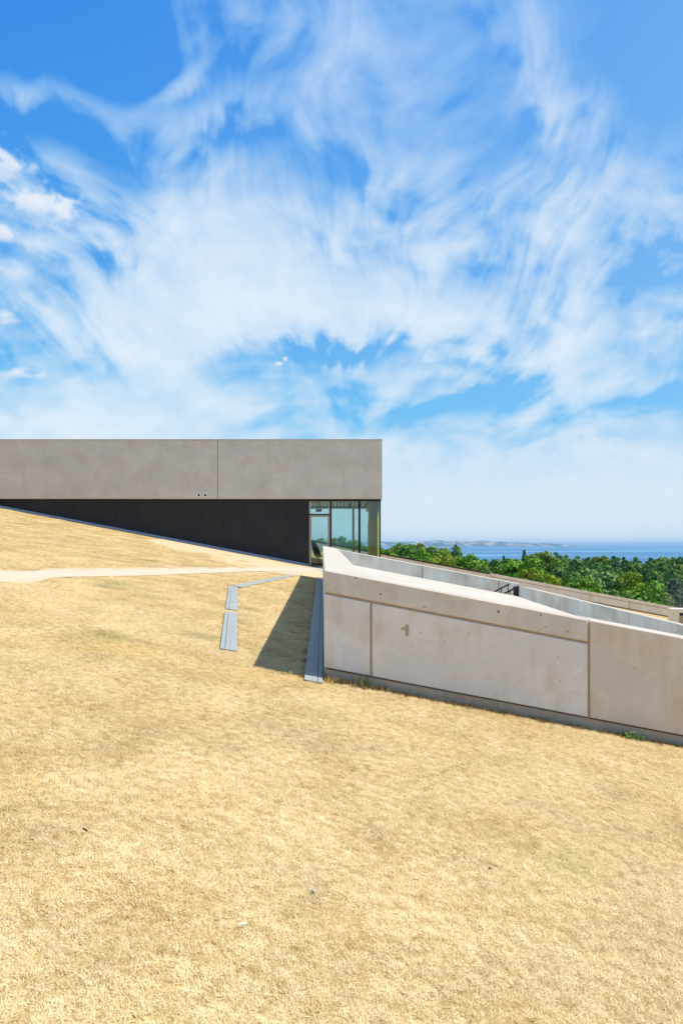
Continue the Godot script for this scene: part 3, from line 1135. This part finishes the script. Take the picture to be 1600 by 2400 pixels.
	for i in prof.size() - 1:
		for k in 8:
			var c: Vector3 = (ringpts[i][k] + ringpts[i + 1][k + 1]) / 2 + Vector3(-0.4, -0.5, 0)
			quad(st, ringpts[i][k], ringpts[i][k + 1], ringpts[i + 1][k + 1], ringpts[i + 1][k], c)
			var t := Vector3(-0.045, -0.03, 0)
			quad(st, ringpts[i][k] + t, ringpts[i][k + 1] + t, ringpts[i + 1][k + 1] + t, ringpts[i + 1][k] + t, c + Vector3(0.8, 1.0, 0))
	for k: int in [0, 8]:
		for i in prof.size() - 1:
			var t := Vector3(-0.045, -0.03, 0)
			quad(st, ringpts[i][k], ringpts[i + 1][k], ringpts[i + 1][k] + t, ringpts[i][k] + t, base + Vector3(0, 0.8, 0))
	obj("shell", done(st), M.leather, ch)
	st = mb()
	tube(st, base + Vector3(-0.02, 0.05, 0), base + Vector3(-0.02, 0.40, 0), 0.03, 0.03, 10)
	obj("pedestal", done(st), M.dark_metal, ch)
	for k in 4:
		st = mb()
		var a := TAU * k / 4 + 0.5
		tube(st, base + Vector3(-0.02, 0.06, 0), base + Vector3(-0.02 + cos(a) * 0.30, 0.02, sin(a) * 0.30), 0.022, 0.014, 6)
		obj("foot", done(st), M.dark_metal, ch)


# ---------------------------------------------------------------- the walled court in front
func court_walls() -> void:
	var ground := func(x, d): return lawn(x, d) - 0.35
	var at := func(off: float) -> Callable: return func(x, d): return top_of_wall(x, d) + off
	# front wall with its solid left end and the left flank: one piece of casting
	var o := thing("concrete_wall", "nearest pale concrete wall with grooved coping band, stained panels and white top", "wall", Vector3(-0.19, lawn(-0.19, 7.5), -7.5))
	var f := 7.5
	var back := 8.02
	var xj1 := 0.325
	var xj2 := 2.715
	# recessed core behind the joints
	var st := mb()
	slopeblock(st, [Vector2(-0.168, f + 0.014), Vector2(xj2 - 0.004, f + 0.014), Vector2(-0.24, 10.5), Vector2(xj2 - 0.004, 10.5)], ground, at.call(-0.03))
	obj("core", done(st), M.core, o)
	st = mb()
	slopeblock(st, rect(xj2 - 0.002, 14.0, f + 0.014, back - 0.03), ground, at.call(-0.03))
	obj("core", done(st), M.core, o)
	# coping slab over the left part, reaching back over the stair
	st = mb()
	slopeblock(st, [Vector2(-0.19, f), Vector2(xj2 - 0.012, f), Vector2(-0.277, 10.56), Vector2(xj2 - 0.012, 10.56)], at.call(-0.238), at.call(0.0), 0.008)
	obj("coping", done(st), M.band, o)
	st = mb()
	slopeblock(st, [Vector2(-0.178, f + 0.012), Vector2(xj2 - 0.024, f + 0.012), Vector2(-0.265, 10.548), Vector2(xj2 - 0.024, 10.548)], at.call(-0.05), at.call(0.003))
	obj("top_slab", done(st), M.top, o)
	var low := func(x, d): return lawn(x, d) + 0.125
	wall_piece(o, "panel", -0.19, xj1 - 0.011, f, f + 0.2, low, at.call(-0.266), M.cast)
	label_part(wall_piece(o, "panel", xj1 + 0.011, xj2 - 0.012, f, f + 0.2, low, at.call(-0.266), M.cast), "wide panel with a brown stain")
	label_part(wall_piece(o, "panel", xj2 + 0.014, 6.0, f, back, low, at.call(0.0), M.cast_brown), "tall brownish panel without coping band")
	wall_piece(o, "panel", 6.03, 13.9, f, back, low, at.call(0.0), M.cast_brown)
	wall_piece(o, "top_slab", xj2 + 0.024, 13.88, f + 0.012, back - 0.012, at.call(-0.05), at.call(0.003), M.top)
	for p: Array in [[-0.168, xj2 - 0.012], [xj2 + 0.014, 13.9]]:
		wall_piece(o, "shade_strip", p[0], p[1], f + 0.009, f + 0.1, func(x, d): return lawn(x, d) + 0.109, func(x, d): return lawn(x, d) + 0.1235, M.gap_shade, 0.0)  # dark strip that paints the shadow line in the gap above the plinth
	var cuts := [-0.17, 0.75, 1.72, 2.69, 3.9, 5.1, 6.4, 9.5, 13.9]
	for i in cuts.size() - 1:
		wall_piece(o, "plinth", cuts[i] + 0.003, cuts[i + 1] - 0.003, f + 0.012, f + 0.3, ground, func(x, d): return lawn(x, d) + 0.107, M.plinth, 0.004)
	# left flank running back to the rear wall
	st = mb()
	slopeblock(st, [Vector2(-0.277, 10.565), Vector2(0.20, 10.565), Vector2(-0.64, 23.4), Vector2(-0.15, 23.4)], ground, at.call(0.0), 0.008)
	obj("flank_wall", done(st), M.cast, o)
	st = mb()
	slopeblock(st, [Vector2(-0.196, 7.71), Vector2(0.0, 7.71), Vector2(-0.277, 10.56), Vector2(0.0, 10.56)], ground, at.call(-0.266), 0.004)
	obj("flank_wall", done(st), M.cast, o)
	st = mb()
	slopeblock(st, [Vector2(-0.265, 10.577), Vector2(0.188, 10.577), Vector2(-0.628, 23.388), Vector2(-0.162, 23.388)], at.call(-0.05), at.call(0.003))
	obj("flank_top", done(st), M.top, o)
	# stain marks that have a shape of their own: spalls on the band, and a bolt hole patch on the panel
	var spots := mb()
	for p: Array in [[2.375, 0.73, 0.016], [2.40, 0.47, 0.014], [3.22, 0.76, 0.014]]:
		var c := Vector3(p[0], lawn(p[0], f) + p[1], -f + 0.0015)
		for i in 9:
			var a := TAU * i / 9
			var b := TAU * (i + 1) / 9
			var ra: float = p[2] * (0.75 + 0.4 * sin(i * 2.3))
			var rb: float = p[2] * (0.75 + 0.4 * sin(((i + 1) % 9) * 2.3))
			tri(spots, c, c + Vector3(cos(a) * ra * 0.8, sin(a) * ra, 0), c + Vector3(cos(b) * rb * 0.8, sin(b) * rb, 0), c + Vector3(0, 0, -1))
	var smear := [Vector2(-0.055, 0.012), Vector2(-0.03, 0.034), Vector2(-0.008, 0.040), Vector2(0.004, 0.062), Vector2(0.030, 0.066), Vector2(0.042, 0.030), Vector2(0.040, -0.030), Vector2(0.026, -0.072), Vector2(0.004, -0.070), Vector2(-0.002, -0.020), Vector2(-0.012, 0.008), Vector2(-0.036, 0.002)]
	for i in smear.size():
		var u: Vector2 = smear[i]
		var v: Vector2 = smear[(i + 1) % smear.size()]
		var c := Vector3(0.70, lawn(0.70, f) + 0.70, -f + 0.0015)
		tri(spots, c + Vector3(0.012, 0.018, 0), c + Vector3(u.x, u.y, 0), c + Vector3(v.x, v.y, 0), c + Vector3(0, 0, -1))
	obj("stain", done(spots), mat(Color8(176, 156, 134), 0.95), o)

	# rear wall of the court
	var r := thing("rear_wall", "grey shaded wall across the back of the court, running to the handrails", "wall", Vector3(-0.15, lawn(-0.15, 22.0), -22.0))
	wall_piece(r, "panel", -0.16, 2.6, 22.0, 22.45, ground, at.call(0.0), M.inner, 0.008)
	wall_piece(r, "panel", 2.62, 5.05, 22.0, 22.45, ground, at.call(0.0), M.inner, 0.008)
	wall_piece(r, "panel", 5.07, 5.75, 22.0, 22.45, ground, at.call(0.0), M.inner, 0.008)

	# right flank of the court, coming back towards the front
	var q := thing("side_wall", "grey wall with a sunlit top strip, from the handrails down to the right edge", "wall", Vector3(4.85, lawn(4.85, 18.7), -18.7))
	var a := Vector2(4.85, 18.7)
	var b := Vector2(6.40, 8.05)
	for i in 4:
		var p := a.lerp(b, i / 4.0)
		var e := a.lerp(b, (i + 1) / 4.0) - (b - a).normalized() * 0.012
		st = mb()
		slopeblock(st, [e, e + Vector2(0.46, 0.05), p, p + Vector2(0.46, 0.05)], ground, at.call(0.0), 0.008)
		obj("panel", done(st), M.inner, q)
		st = mb()
		slopeblock(st, [e + Vector2(0.012, 0.012), e + Vector2(0.448, 0.062), p + Vector2(0.012, -0.012), p + Vector2(0.448, 0.038)], at.call(-0.05), at.call(0.003))
		obj("top_slab", done(st), M.top, q)
	obj("shaded_jamb", boxm(Vector3(4.73, lawn(4.8, 18.8) - 0.3, -18.84), Vector3(4.86, top_of_wall(4.8, 18.8) - 0.03, -18.72), 0.006), M.dark_metal, q)  # dark block put in for the shade on the wall's end

	# paving of the court
	st = mb()
	slopeblock(st, [Vector2(0.25, 8.03), Vector2(6.3, 8.03), Vector2(-0.14, 21.99), Vector2(5.7, 21.99)], func(x, d): return lawn(x, d) - 0.1, func(x, d): return lawn(x, d) + 0.01)
	var pv := obj("court_paving", done(st), M.inner)
	tag(pv, "concrete paving of the sunken court between its walls", "", "", "structure")

	# two stair rails going down to the left
	for k in 2:
		var d: float = [20.2, 18.9][k]
		var xr: float = [4.96, 4.90][k]
		var label: String = ["farther dark metal stair rail, up against the grey rear wall", "nearer dark metal stair rail, ending at the dark jamb of the side wall"][k]
		var h := thing("stair_handrail", label, "handrail", Vector3(xr, lawn(xr, d), -d), "stair rails of the court")
		var y1 := top_of_wall(xr, d) - 0.03 + k * 0.02
		st = mb()
		tube(st, Vector3(xr, y1, -d), Vector3(xr - 1.0, y1 - 0.52, -d), 0.024, 0.024, 8)
		obj("rail", done(st), M.dark_metal, h)
		for i in 5:
			var x := xr - 0.04 - 0.2 * i
			st = mb()
			tube(st, Vector3(x, y1 - 0.52 * (xr - x), -d), Vector3(x, lawn(x, d) - 0.05, -d), 0.016, 0.016, 6)
			obj("post", done(st), M.dark_metal, h)


# ---------------------------------------------------------------- the long wall at the edge of the roof
func far_wall() -> void:
	var d := 57.0
	var ground := func(x, dd): return lawn(x, dd) - 0.4
	var hi := func(off: float) -> Callable: return func(x, dd): return lawn(x, 57.0) + 0.80 + 0.006 * (x - 3.0) + off
	var o := thing("boundary_wall", "long far sandy concrete wall along the edge of the roof before the forest", "wall", Vector3(3.0, lawn(3.0, d), -d))
	var cuts := [-14.0, -8.0, -2.2, 3.85, 12.4, 14.2, 24.0, 31.5]
	for i in cuts.size() - 1:
		var x0: float = cuts[i] + 0.02
		var x1: float = cuts[i + 1] - 0.02
		if i < 4:
			wall_piece(o, "panel", x0, x1, d, d + 0.4, ground, hi.call(-0.10), M.sand_wall, 0.01)
		else:
			wall_piece(o, "panel", x0, x1, d, d + 0.4, func(x, dd): return lawn(x, dd) + 0.12, hi.call(-0.28), M.sand_wall, 0.01)
			wall_piece(o, "coping", x0, x1, d - 0.01, d + 0.4, hi.call(-0.24), hi.call(0.0), M.sand_wall, 0.01)
			wall_piece(o, "plinth", x0, x1, d + 0.03, d + 0.4, ground, func(x, dd): return lawn(x, dd) + 0.09, M.core)
	wall_piece(o, "core", -14.0, 31.5, d + 0.05, d + 0.38, ground, hi.call(-0.12), M.core, 0.0)
	var rail := wall_piece(o, "cap_rail", -14.0, 12.35, d - 0.06, d + 0.3, hi.call(-0.095), hi.call(0.03), M.dark_metal, 0.01)
	label_part(rail, "black metal rail capping the left half of the wall")
	# a taller block with a slot, at the right edge of the picture
	var p := thing("gate_pillar", "sandy concrete pillar with a black slot standing before the far wall at the right edge", "pillar", Vector3(17.5, lawn(17.5, 35.5), -35.5))
	var gx := 17.18
	var gd := 35.5
	var topy := 1.6 - 0.0931 * gd
	obj("block", boxm(Vector3(gx, lawn(gx, gd) - 0.6, -gd - 0.5), Vector3(gx + 1.8, topy, -gd), 0.01), M.sand_wall, p)
	obj("lamp_niche", boxm(Vector3(gx + 0.36, topy - 0.36, -gd + 0.002), Vector3(gx + 0.56, topy - 0.22, -gd + 0.012)), M.joint_black, p)
	obj("niche_plate", boxm(Vector3(gx + 0.34, topy - 0.95, -gd + 0.002), Vector3(gx + 0.60, topy - 0.38, -gd + 0.008)), M.core, p)


# ---------------------------------------------------------------- path and drains
func path_and_drains() -> void:
	var lft := [Vector2(-14.0, 5.5), Vector2(-9.0, 8.0), Vector2(-5.58, 10.9), Vector2(-5.27, 12.57), Vector2(-4.82, 14.55), Vector2(-4.26, 17.03), Vector2(-3.33, 21.4), Vector2(-2.2, 25.5), Vector2(-1.45, 28.6)]
	var rgt := [Vector2(-13.4, 4.4), Vector2(-8.4, 6.9), Vector2(-4.98, 9.7), Vector2(-4.74, 11.5), Vector2(-4.18, 13.7), Vector2(-3.55, 16.8), Vector2(-2.55, 21.5), Vector2(-1.4, 25.2), Vector2(-0.65, 28.2)]
	var sand := obj("worn_ground", ground_strip([Vector2(-7.6, 26.5), Vector2(-4.9, 23.0), Vector2(-2.9, 21.6), Vector2(-1.4, 22.9), Vector2(-0.70, 24.2)], [Vector2(-7.8, 29.98), Vector2(-5.0, 29.98), Vector2(-3.2, 29.98), Vector2(-1.6, 29.98), Vector2(-0.2, 29.9)], 0.006, 0.25), M.sand)
	tag(sand, "bare sandy worn ground along the metal kerb and before the door", "", "", "structure")
	var p := obj("path", ground_strip(lft, rgt, 0.011, 0.035), M.grit)
	tag(p, "trodden pale gravel path curving across the lawn to the door", "", "", "structure")
	M.path_poly = PackedVector2Array()
	for v: Vector2 in lft: M.path_poly.append(v)
	rgt.reverse()
	for v: Vector2 in rgt: M.path_poly.append(v)
	drain("short straight light steel drain cover, nearest one left of the wall's shadow", [[Vector2(-1.32, 8.0), Vector2(-1.79, 11.1)]], 0.20)
	drain("long bent light steel drain cover turning towards the glass door", [[Vector2(-1.84, 11.45), Vector2(-2.41, 15.25)], [Vector2(-2.36, 15.4), Vector2(-1.60, 22.6)]], 0.20)
	drain("steel drain cover in the shadow along the end of the nearest wall", [[Vector2(-0.295, 7.18), Vector2(-0.745, 23.6)]], 0.195, true)


# ---------------------------------------------------------------- forest
func forest() -> void:
	M.trunk = trunk_mesh(0.22)
	var crowns := []
	for i in 4:
		crowns.append(round_crown(52 + i * 6, 120, 1.25 + 0.12 * i, 0.085))
	var pines := [needle_crown(120, 3.2, 0.40, 0.4), needle_crown(110, 2.7, 0.34, 0.45)]
	var spruce := needle_crown(150, 5.2, 0.95, 0.25)
	var tint := [Color(0.172, 0.345, 0.028), Color(0.115, 0.253, 0.034), Color(0.196, 0.299, 0.037), Color(0.184, 0.310, 0.092), Color(0.259, 0.356, 0.021), Color(0.149, 0.287, 0.067), Color(0.098, 0.190, 0.060)]
	var mats := []
	for c: Color in tint:
		mats.append(foliage(c.linear_to_srgb(), 0.55))
	var bluish := foliage(Color(0.11, 0.16, 0.10).linear_to_srgb(), 0.4)
	var list := [
		[0, 6.2, 95.0, 1.3, 1.7, "bright green rounded tree just right of the glass corner, front row"],
		[1, 10.9, 115.0, 2.0, 2.4, "grey green rounded tree behind the front row, second crown from the glass corner"],
		[0, 12.5, 100.0, 1.4, 1.9, "bright green tree standing over the start of the dark wall rail"],
		[4, 13.7, 92.0, 0.7, 2.0, "light yellow green round crown in front, above the middle of the dark rail"],
		[0, 17.3, 95.0, 0.5, 2.6, "large bright green dome shaped tree above the end of the dark rail"],
		[1, 22.6, 105.0, -0.2, 2.0, "mid green tree filling the dip in the treeline past the dark rail"],
		[1, 17.9, 88.0, -0.7, 1.3, "small mid green tree low behind the end of the dark rail"],
		[0, 26.9, 100.0, 0.5, 3.1, "broad pale green domed tree straight behind the stair handrails"],
		[4, 23.8, 86.0, -1.1, 1.6, "small yellow green bushy tree low in front of the broad pale green dome"],
		[4, 25.2, 84.0, -1.8, 1.5, "yellow green sloping tree touching the wall right of the broad pale dome"],
		[1, 28.7, 88.0, -1.9, 1.6, "mid green tree between the yellow green bush and the big grey green crown"],
		[3, 35.4, 95.0, -1.2, 2.7, "large pale grey green round crown in front of the dark pines"],
		[0, 29.7, 84.0, -2.0, 1.8, "fresh green tree leaning against the left side of the grey green crown"],
		[4, 39.1, 92.0, -1.8, 1.6, "yellow green tree behind the largest bright round crown"],
		[0, 36.3, 82.0, -2.3, 2.7, "largest bright green round crown near the end of the far wall"],
		[1, 32.5, 80.0, -3.3, 1.3, "low green tree at the wall, left of the largest bright round crown"],
		[3, 42.0, 86.0, -2.4, 2.0, "bluish grey green tree above the bare branched tree at the right edge"],
		[0, 36.7, 78.0, -4.7, 1.0, "low bright green shrub at the wall beside the bare branched tree"],
		[2, 11.0, 140.0, 2.4, 2.6, "dark olive tree on the skyline nearest the glass corner"],
		[2, 19.8, 140.0, 2.0, 2.8, "dark olive flat topped tree on the skyline above the dark rail"],
		[2, 16.6, 152.0, 2.2, 2.7, "dull olive tree on the skyline between two dark olive crowns"],
		[1, 32.1, 130.0, -0.6, 2.3, "mid green tree on the skyline left of the pointed spruce"],
		[2, 36.0, 160.0, -1.3, 2.4, "far dark olive tree in the lowest dip of the skyline"],
		[2, 39.8, 135.0, 1.0, 3.0, "tallest dark olive crown against the sea, right of the pointed spruce"],
		[2, 60.6, 160.0, -0.7, 2.4, "brownish olive round top standing out of the pines against the sea"],
		[2, 71.8, 150.0, -0.5, 3.6, "big dark green rounded tree on the skyline near the right edge"],
		[1, 46.9, 115.0, -2.3, 2.0, "mid green tree among the pines left of the yellow green tree"],
		[0, -3.4, 100.0, 3.0, 1.6, "bright green tree seen through the glass of the door"],
		[2, -0.8, 120.0, 3.3, 2.2, "dark olive tree seen through the wide middle window"],
		[0, 2.0, 100.0, 2.7, 1.8, "green tree seen through the window left of the dark post"],
		[1, 4.7, 110.0, 2.4, 1.5, "mid green tree seen through the narrow right window"],
		[4, -5.8, 105.0, 3.3, 1.7, "yellow green tree behind the building beside the door view"],
		[6, 40.1, 150.0, 0.7, 1.2, "pointed dark spruce rising alone behind the broad pale dome"],
		[6, 57.8, 140.0, -0.7, 1.4, "pointed dark spruce among the pines, left of the largest bright crown"],
		[6, 35.6, 150.0, -0.6, 1.1, "small dark spruce tip in the dip of the skyline"],
		[0, 50.5, 95.0, -1.8, 2.7, "bright green tree at the far right beyond the bare branched tree"],
	]
	var k := 0
	for t: Array in list:
		var kind: int = t[0]
		var x: float = t[1]
		var d: float = t[2]
		var top: float = t[3]
		var at := Vector3(x, forest_floor(x, d), -d)
		if kind == 6:
			tree("spruce_tree", t[5], at, top, t[4] * 1.5, spruce, mats[6], 1.0, "")
		else:
			var m: Material = mats[kind]
			if "bluish" in str(t[5]): m = bluish
			var st: float = 1.0 if t[4] > 2.2 else 1.25
			tree("broadleaf_tree", t[5], at, top, t[4] * 1.4, crowns[k % 4], m, st, "")
		k += 1
	for p: Array in pine_places():
		var at := Vector3(p[0], forest_floor(p[0], p[1]), -p[1])
		tree("pine_tree", "dark blue green pine in the mass of pines behind the leafy trees", at, p[2], p[3] * 1.5, pines[k % 2], mats[5], 1.0, "dark pines behind the leafy trees")
		k += 1
	# the rest of the wood, seen only as gaps fill up behind the rows
	for p: Array in filler_places():
		var at := Vector3(p[0], forest_floor(p[0], p[1]), -p[1])
		tree("broadleaf_tree", "plain green tree low in the depth of the wood behind other crowns", at, p[2], p[3], crowns[k % 4], mats[[1, 0, 2, 1][k % 4]], 1.3, "green trees deep in the wood")
		k += 1
	# the bare branched tree at the right edge
	var o := thing("bare_tree", "bare branched grey tree with few leaves at the right edge behind the wall", "tree", Vector3(38.3, forest_floor(38.3, 77.0), -77.0))
	var st := mb()
	for s: float in [-0.3, 0.55]:
		bare_branches(st, Vector3(38.3 + s, forest_floor(38.3, 77.0), -77.0), Vector3(s * 0.25, 1.0, 0.1).normalized(), 4.2, 0.16, 4)
	obj("trunk", done(st), M.pale_bark, o)
	st = mb()
	for i in 900:
		var c := Vector3(38.4, -4.3, -77.3) + Vector3(rng.randfn() * 1.0, rng.randfn() * 1.1, rng.randfn() * 0.9)
		leaf(st, c, Vector3(rng.randfn(), rng.randfn(), rng.randfn()).normalized(), 0.09, 0.05, Color.WHITE * rng.randf_range(0.7, 1.3))
	obj("crown", done(st), bluish, o)


func pine_places() -> Array:
	var l := []
	l.append_array([[22.7, 135.0, 1.5, 1.5], [44.4, 140.0, -0.3, 2.3], [44.6, 130.0, -0.8, 2.3], [52.6, 160.0, -1.2, 2.6], [60.0, 150.0, -1.2, 2.6]])
	l.append_array([[64.7, 150.0, -1.5, 2.6], [63.4, 140.0, -1.4, 2.6], [75.0, 150.0, -1.4, 2.6], [61.1, 170.0, -1.8, 2.8], [48.4, 125.0, -2.5, 2.2]])
	l.append_array([[37.9, 112.0, -2.3, 2.0], [51.9, 115.0, -2.1, 2.0], [60.8, 130.0, -2.0, 2.1], [53.9, 145.0, -1.8, 2.4], [52.3, 125.0, -1.5, 2.0]])
	l.append_array([[37.9, 120.0, -1.7, 2.0], [73.5, 140.0, -1.7, 2.5], [58.1, 120.0, -2.3, 2.0]])
	return l


func filler_places() -> Array:
	var l := []
	var r := RandomNumberGenerator.new()
	r.seed = 99
	for j in 5:
		var d := 88.0 + 22.0 * j
		for i in 9 + 2 * j:
			var x := -6.0 + (d * 0.58 + 6.0) * (i + r.randf_range(0.1, 0.9)) / (9 + 2 * j)
			# below the line of the crowns in front, so that only gaps show them
			var u := x / d
			var line := lerpf(-2.2, -8.5, clampf(u / 0.5, 0, 1)) - r.randf() * 0.8
			l.append([x, d + r.randf_range(-6, 6), line + (d - 88.0) * 0.032, r.randf_range(2.2, 3.0)])
	return l


# ---------------------------------------------------------------- grass
func on_something(x: float, d: float) -> bool:
	if d > 7.45 and x > -0.12 - (d - 7.4) * 0.03: return true
	if Geometry2D.is_point_in_polygon(Vector2(x, d), M.path_poly): return true
	if d > 29.7: return true
	# drain covers
	if d > 7.1 and d < 23.7 and absf(x + 0.295 + (d - 7.18) * 0.0274) < 0.11: return true
	if d > 8.0 and d < 15.3 and absf(x + 1.32 + (d - 8.0) * 0.1503) < 0.115 and not (d > 11.1 and d < 11.42): return true
	if d >= 15.3 and d < 22.7 and absf(x + 2.36 - (d - 15.4) * 0.1056) < 0.115: return true
	return false


func lawn_grass() -> void:
	var tilt := Basis(Vector3(0, 0, 1), -atan(SLOPE)) * Basis(Vector3(1, 0, 0), atan(RISE))
	var meshes := []
	for i in 4:
		meshes.append(straw_patch(300 + i))
	var places := [[], [], [], []]
	var tints := [[], [], [], []]
	var edge := noise(91, 0.5, 3)
	var d := 1.7
	while d < 29.6:
		var far := smoothstep(9.0, 20.0, d)
		var step := lerpf(0.20, 0.36, far)
		var half := d * 0.515 + 0.7
		var x := -half
		while x < half:
			var px := x + rng.randf_range(-0.5, 0.5) * step
			var pd := d + rng.randf_range(-0.5, 0.5) * step
			x += step
			var reach := 0.13
			if on_something(px, pd): continue
			if pd > 7.0 and (on_something(px + reach, pd) or on_something(px - reach, pd)) and (px > -3.0 and rng.randf() < 0.93): continue
			# the trodden ground by the kerb and door stays nearly bare
			var bare := smoothstep(21.5, 24.5, pd + px * 0.55 + 1.3 + edge.get_noise_2d(px, pd) * 2.0)
			if pd > 20.0 and rng.randf() < bare * 0.96: continue
			var k := rng.randi() % 4
			var s := lerpf(1.0, 1.6, far) * rng.randf_range(0.85, 1.15)
			if pd > 7.0 and px > -1.1 and px < -0.1: s = minf(s, 0.8)
			var b := tilt * Basis(Vector3.UP, rng.randf() * TAU)
			places[k].append(Transform3D(b.scaled(Vector3(s, lerpf(1.0, 1.2, far), s)), Vector3(px, lawn(px, pd) + 0.002, -pd)))
			var c := lawn_tone(px, pd)
			tints[k].append(c * rng.randf_range(0.93, 1.07))
		d += step
	for k in 4:
		scatter("dry_grass", meshes[k], M.straw, places[k], "short matted straw coloured grass blades covering the slope", "grass", tints[k])

	# longer dry fringe along the foot of the near wall
	var gold := [Color(0.50, 0.32, 0.10), Color(0.58, 0.42, 0.17), Color(0.32, 0.19, 0.06), Color(0.17, 0.115, 0.05), Color(0.13, 0.10, 0.05)]
	var f := tuft(26, 0.07, 0.13, gold, 0.8)
	var spots := []
	for i in 620:
		var x := -0.18 + 6.0 * rng.randf()
		if rng.randf() < clampf((x - 1.5) * 0.08, 0.0, 0.4): continue
		var dd := 7.44 - absf(rng.randfn()) * 0.05
		var s := rng.randf_range(0.35, 0.8) * (1.0 if x < 0.5 else 0.72)
		spots.append(Transform3D(Basis(Vector3.UP, rng.randf() * TAU).scaled(Vector3(s, s, s)), Vector3(x, lawn(x, dd) - 0.004, -dd)))
	for i in 46:
		var t := rng.randf()
		var dd := lerpf(7.25, 22.0, t * t)
		var x := -0.41 - (dd - 7.18) * 0.0274 + rng.randf_range(-0.03, 0.01)
		var s := rng.randf_range(0.25, 0.5)
		spots.append(Transform3D(Basis(Vector3.UP, rng.randf() * TAU).scaled(Vector3(s, s, s)), Vector3(x, lawn(x, dd) - 0.004, -dd)))
	for i in 90:
		var dd := lerpf(7.9, 15.3, rng.randf())
		var x := -1.32 - (dd - 8.0) * 0.1503 + (0.108 if rng.randf() < 0.5 else -0.108) + rng.randfn() * 0.006
		var s := rng.randf_range(0.12, 0.28)
		spots.append(Transform3D(Basis(Vector3.UP, rng.randf() * TAU).scaled(Vector3(s, s, s)), Vector3(x, lawn(x, dd) - 0.002, -dd)))
	scatter("grass_fringe", f, M.straw, spots, "longer golden dry grass along the foot of the near wall", "grass")


func small_things() -> void:
	var green := [Color(0.10, 0.15, 0.03), Color(0.16, 0.20, 0.05), Color(0.07, 0.10, 0.03), Color(0.30, 0.25, 0.08)]
	var leafy := [Color(0.09, 0.17, 0.025), Color(0.15, 0.23, 0.04), Color(0.06, 0.11, 0.025)]
	var gold := [Color(0.50, 0.32, 0.10), Color(0.62, 0.46, 0.20), Color(0.36, 0.24, 0.08)]
	var a := obj("grass_tuft", tuft(70, 0.07, 0.20, green, 0.7), M.straw)
	a.position = Vector3(0.24, lawn(0.24, 7.42) - 0.01, -7.42)
	tag(a, "tallest dark green grass tuft at the foot of the near wall's first upright joint", "grass tuft")
	a = obj("grass_tuft", tuft(40, 0.06, 0.11, leafy, 1.0), M.straw)
	a.position = Vector3(-0.02, lawn(-0.02, 7.38) - 0.01, -7.38)
	tag(a, "small light green tuft at the wall foot between corner and first joint", "grass tuft")
	a = obj("grass_tuft", tuft(34, 0.10, 0.09, [Color(0.4, 0.36, 0.14), Color(0.55, 0.42, 0.18)], 1.0), M.straw)
	a.position = Vector3(-0.60, lawn(-0.60, 7.34) - 0.01, -7.34)
	tag(a, "pale tuft of grass on the lower edge of the wall's shadow", "grass tuft")
	a = obj("grass_tuft", tuft(60, 0.08, 0.12, gold, 1.0), M.straw)
	a.position = Vector3(-0.14, lawn(-0.14, 7.34) - 0.01, -7.34)
	tag(a, "golden dry tuft at the left corner of the near wall beside the drain cover", "grass tuft")
	# leafy weed near the right edge
	var w := thing("weed", "low bright green leafy weed at the foot of the wall near the right edge", "weed", Vector3(3.14, lawn(3.14, 7.4), -7.4))
	var st := mb()
	for i in 80:
		var p := Vector3(3.14 + rng.randfn() * 0.08, 0, -7.40 + rng.randf_range(-0.03, 0.07))
		p.y = lawn(p.x, 7.4) + absf(rng.randfn()) * 0.03
		leaf(st, p, Vector3(rng.randfn() * 0.6, 1.0, rng.randfn() * 0.6 + 0.3).normalized(), 0.022, 0.012, leafy[rng.randi() % 3])
	obj("leaves", done(st), M.straw, w)
	var stem := obj("stalk", tuft(16, 0.1, 0.14, leafy, 0.9), M.straw, w)
	stem.position = Vector3.ZERO

	# litter in the near grass
	var g := obj("cigarette_butt", done(bent_tube(Vector3(-0.40, lawn(-0.4, 2.64) + 0.022, -2.64), Vector3(-0.368, lawn(-0.37, 2.62) + 0.026, -2.652), 0.004)), M.white)
	tag(g, "white cigarette butt lying in the near grass", "litter")
	for s: Array in [[-0.12, 3.0, 0.009, Color8(176, 170, 168), "small grey pebble in the near grass, farther left of the picture's middle"], [0.77, 3.55, 0.006, Color8(60, 52, 46), "tiny dark brown clod in the near grass right of the middle"]]:
		var stone := mb()
		var c := Vector3(s[0], lawn(s[0], s[1]) + 0.02, -s[1])
		var r: float = s[2]
		for i in 8:
			for j in 5:
				var q := []
				for k: Vector2i in [Vector2i(i, j), Vector2i(i + 1, j), Vector2i(i + 1, j + 1), Vector2i(i, j + 1)]:
					var th := PI * k.y / 5.0
					var ph := TAU * (k.x % 8) / 8.0
					var rr := r * (1.0 + 0.18 * sin(3.0 * ph + th * 2.0))
					q.append(c + Vector3(sin(th) * cos(ph) * rr * 1.3, cos(th) * rr * 0.7, sin(th) * sin(ph) * rr))
				quad(stone, q[0], q[1], q[2], q[3], c)
		var pb := obj("pebble", done(stone), mat(s[3], 0.8))
		tag(pb, s[4], "pebble")
	var twig := obj("twig", done(bent_tube(Vector3(-1.19, lawn(-1.19, 3.15) + 0.025, -3.15), Vector3(-1.165, lawn(-1.165, 3.13) + 0.024, -3.135), 0.004)), mat(Color8(44, 38, 36), 0.9))
	tag(twig, "short dark twig in the near grass at the left", "twig")


func bent_tube(a: Vector3, b: Vector3, r: float) -> SurfaceTool:
	var st := mb()
	var mid := (a + b) / 2 + Vector3(0, 0.002, 0.002)
	tube(st, a, mid, r, r, 8)
	tube(st, mid, b, r, r * 0.9, 8)
	return st
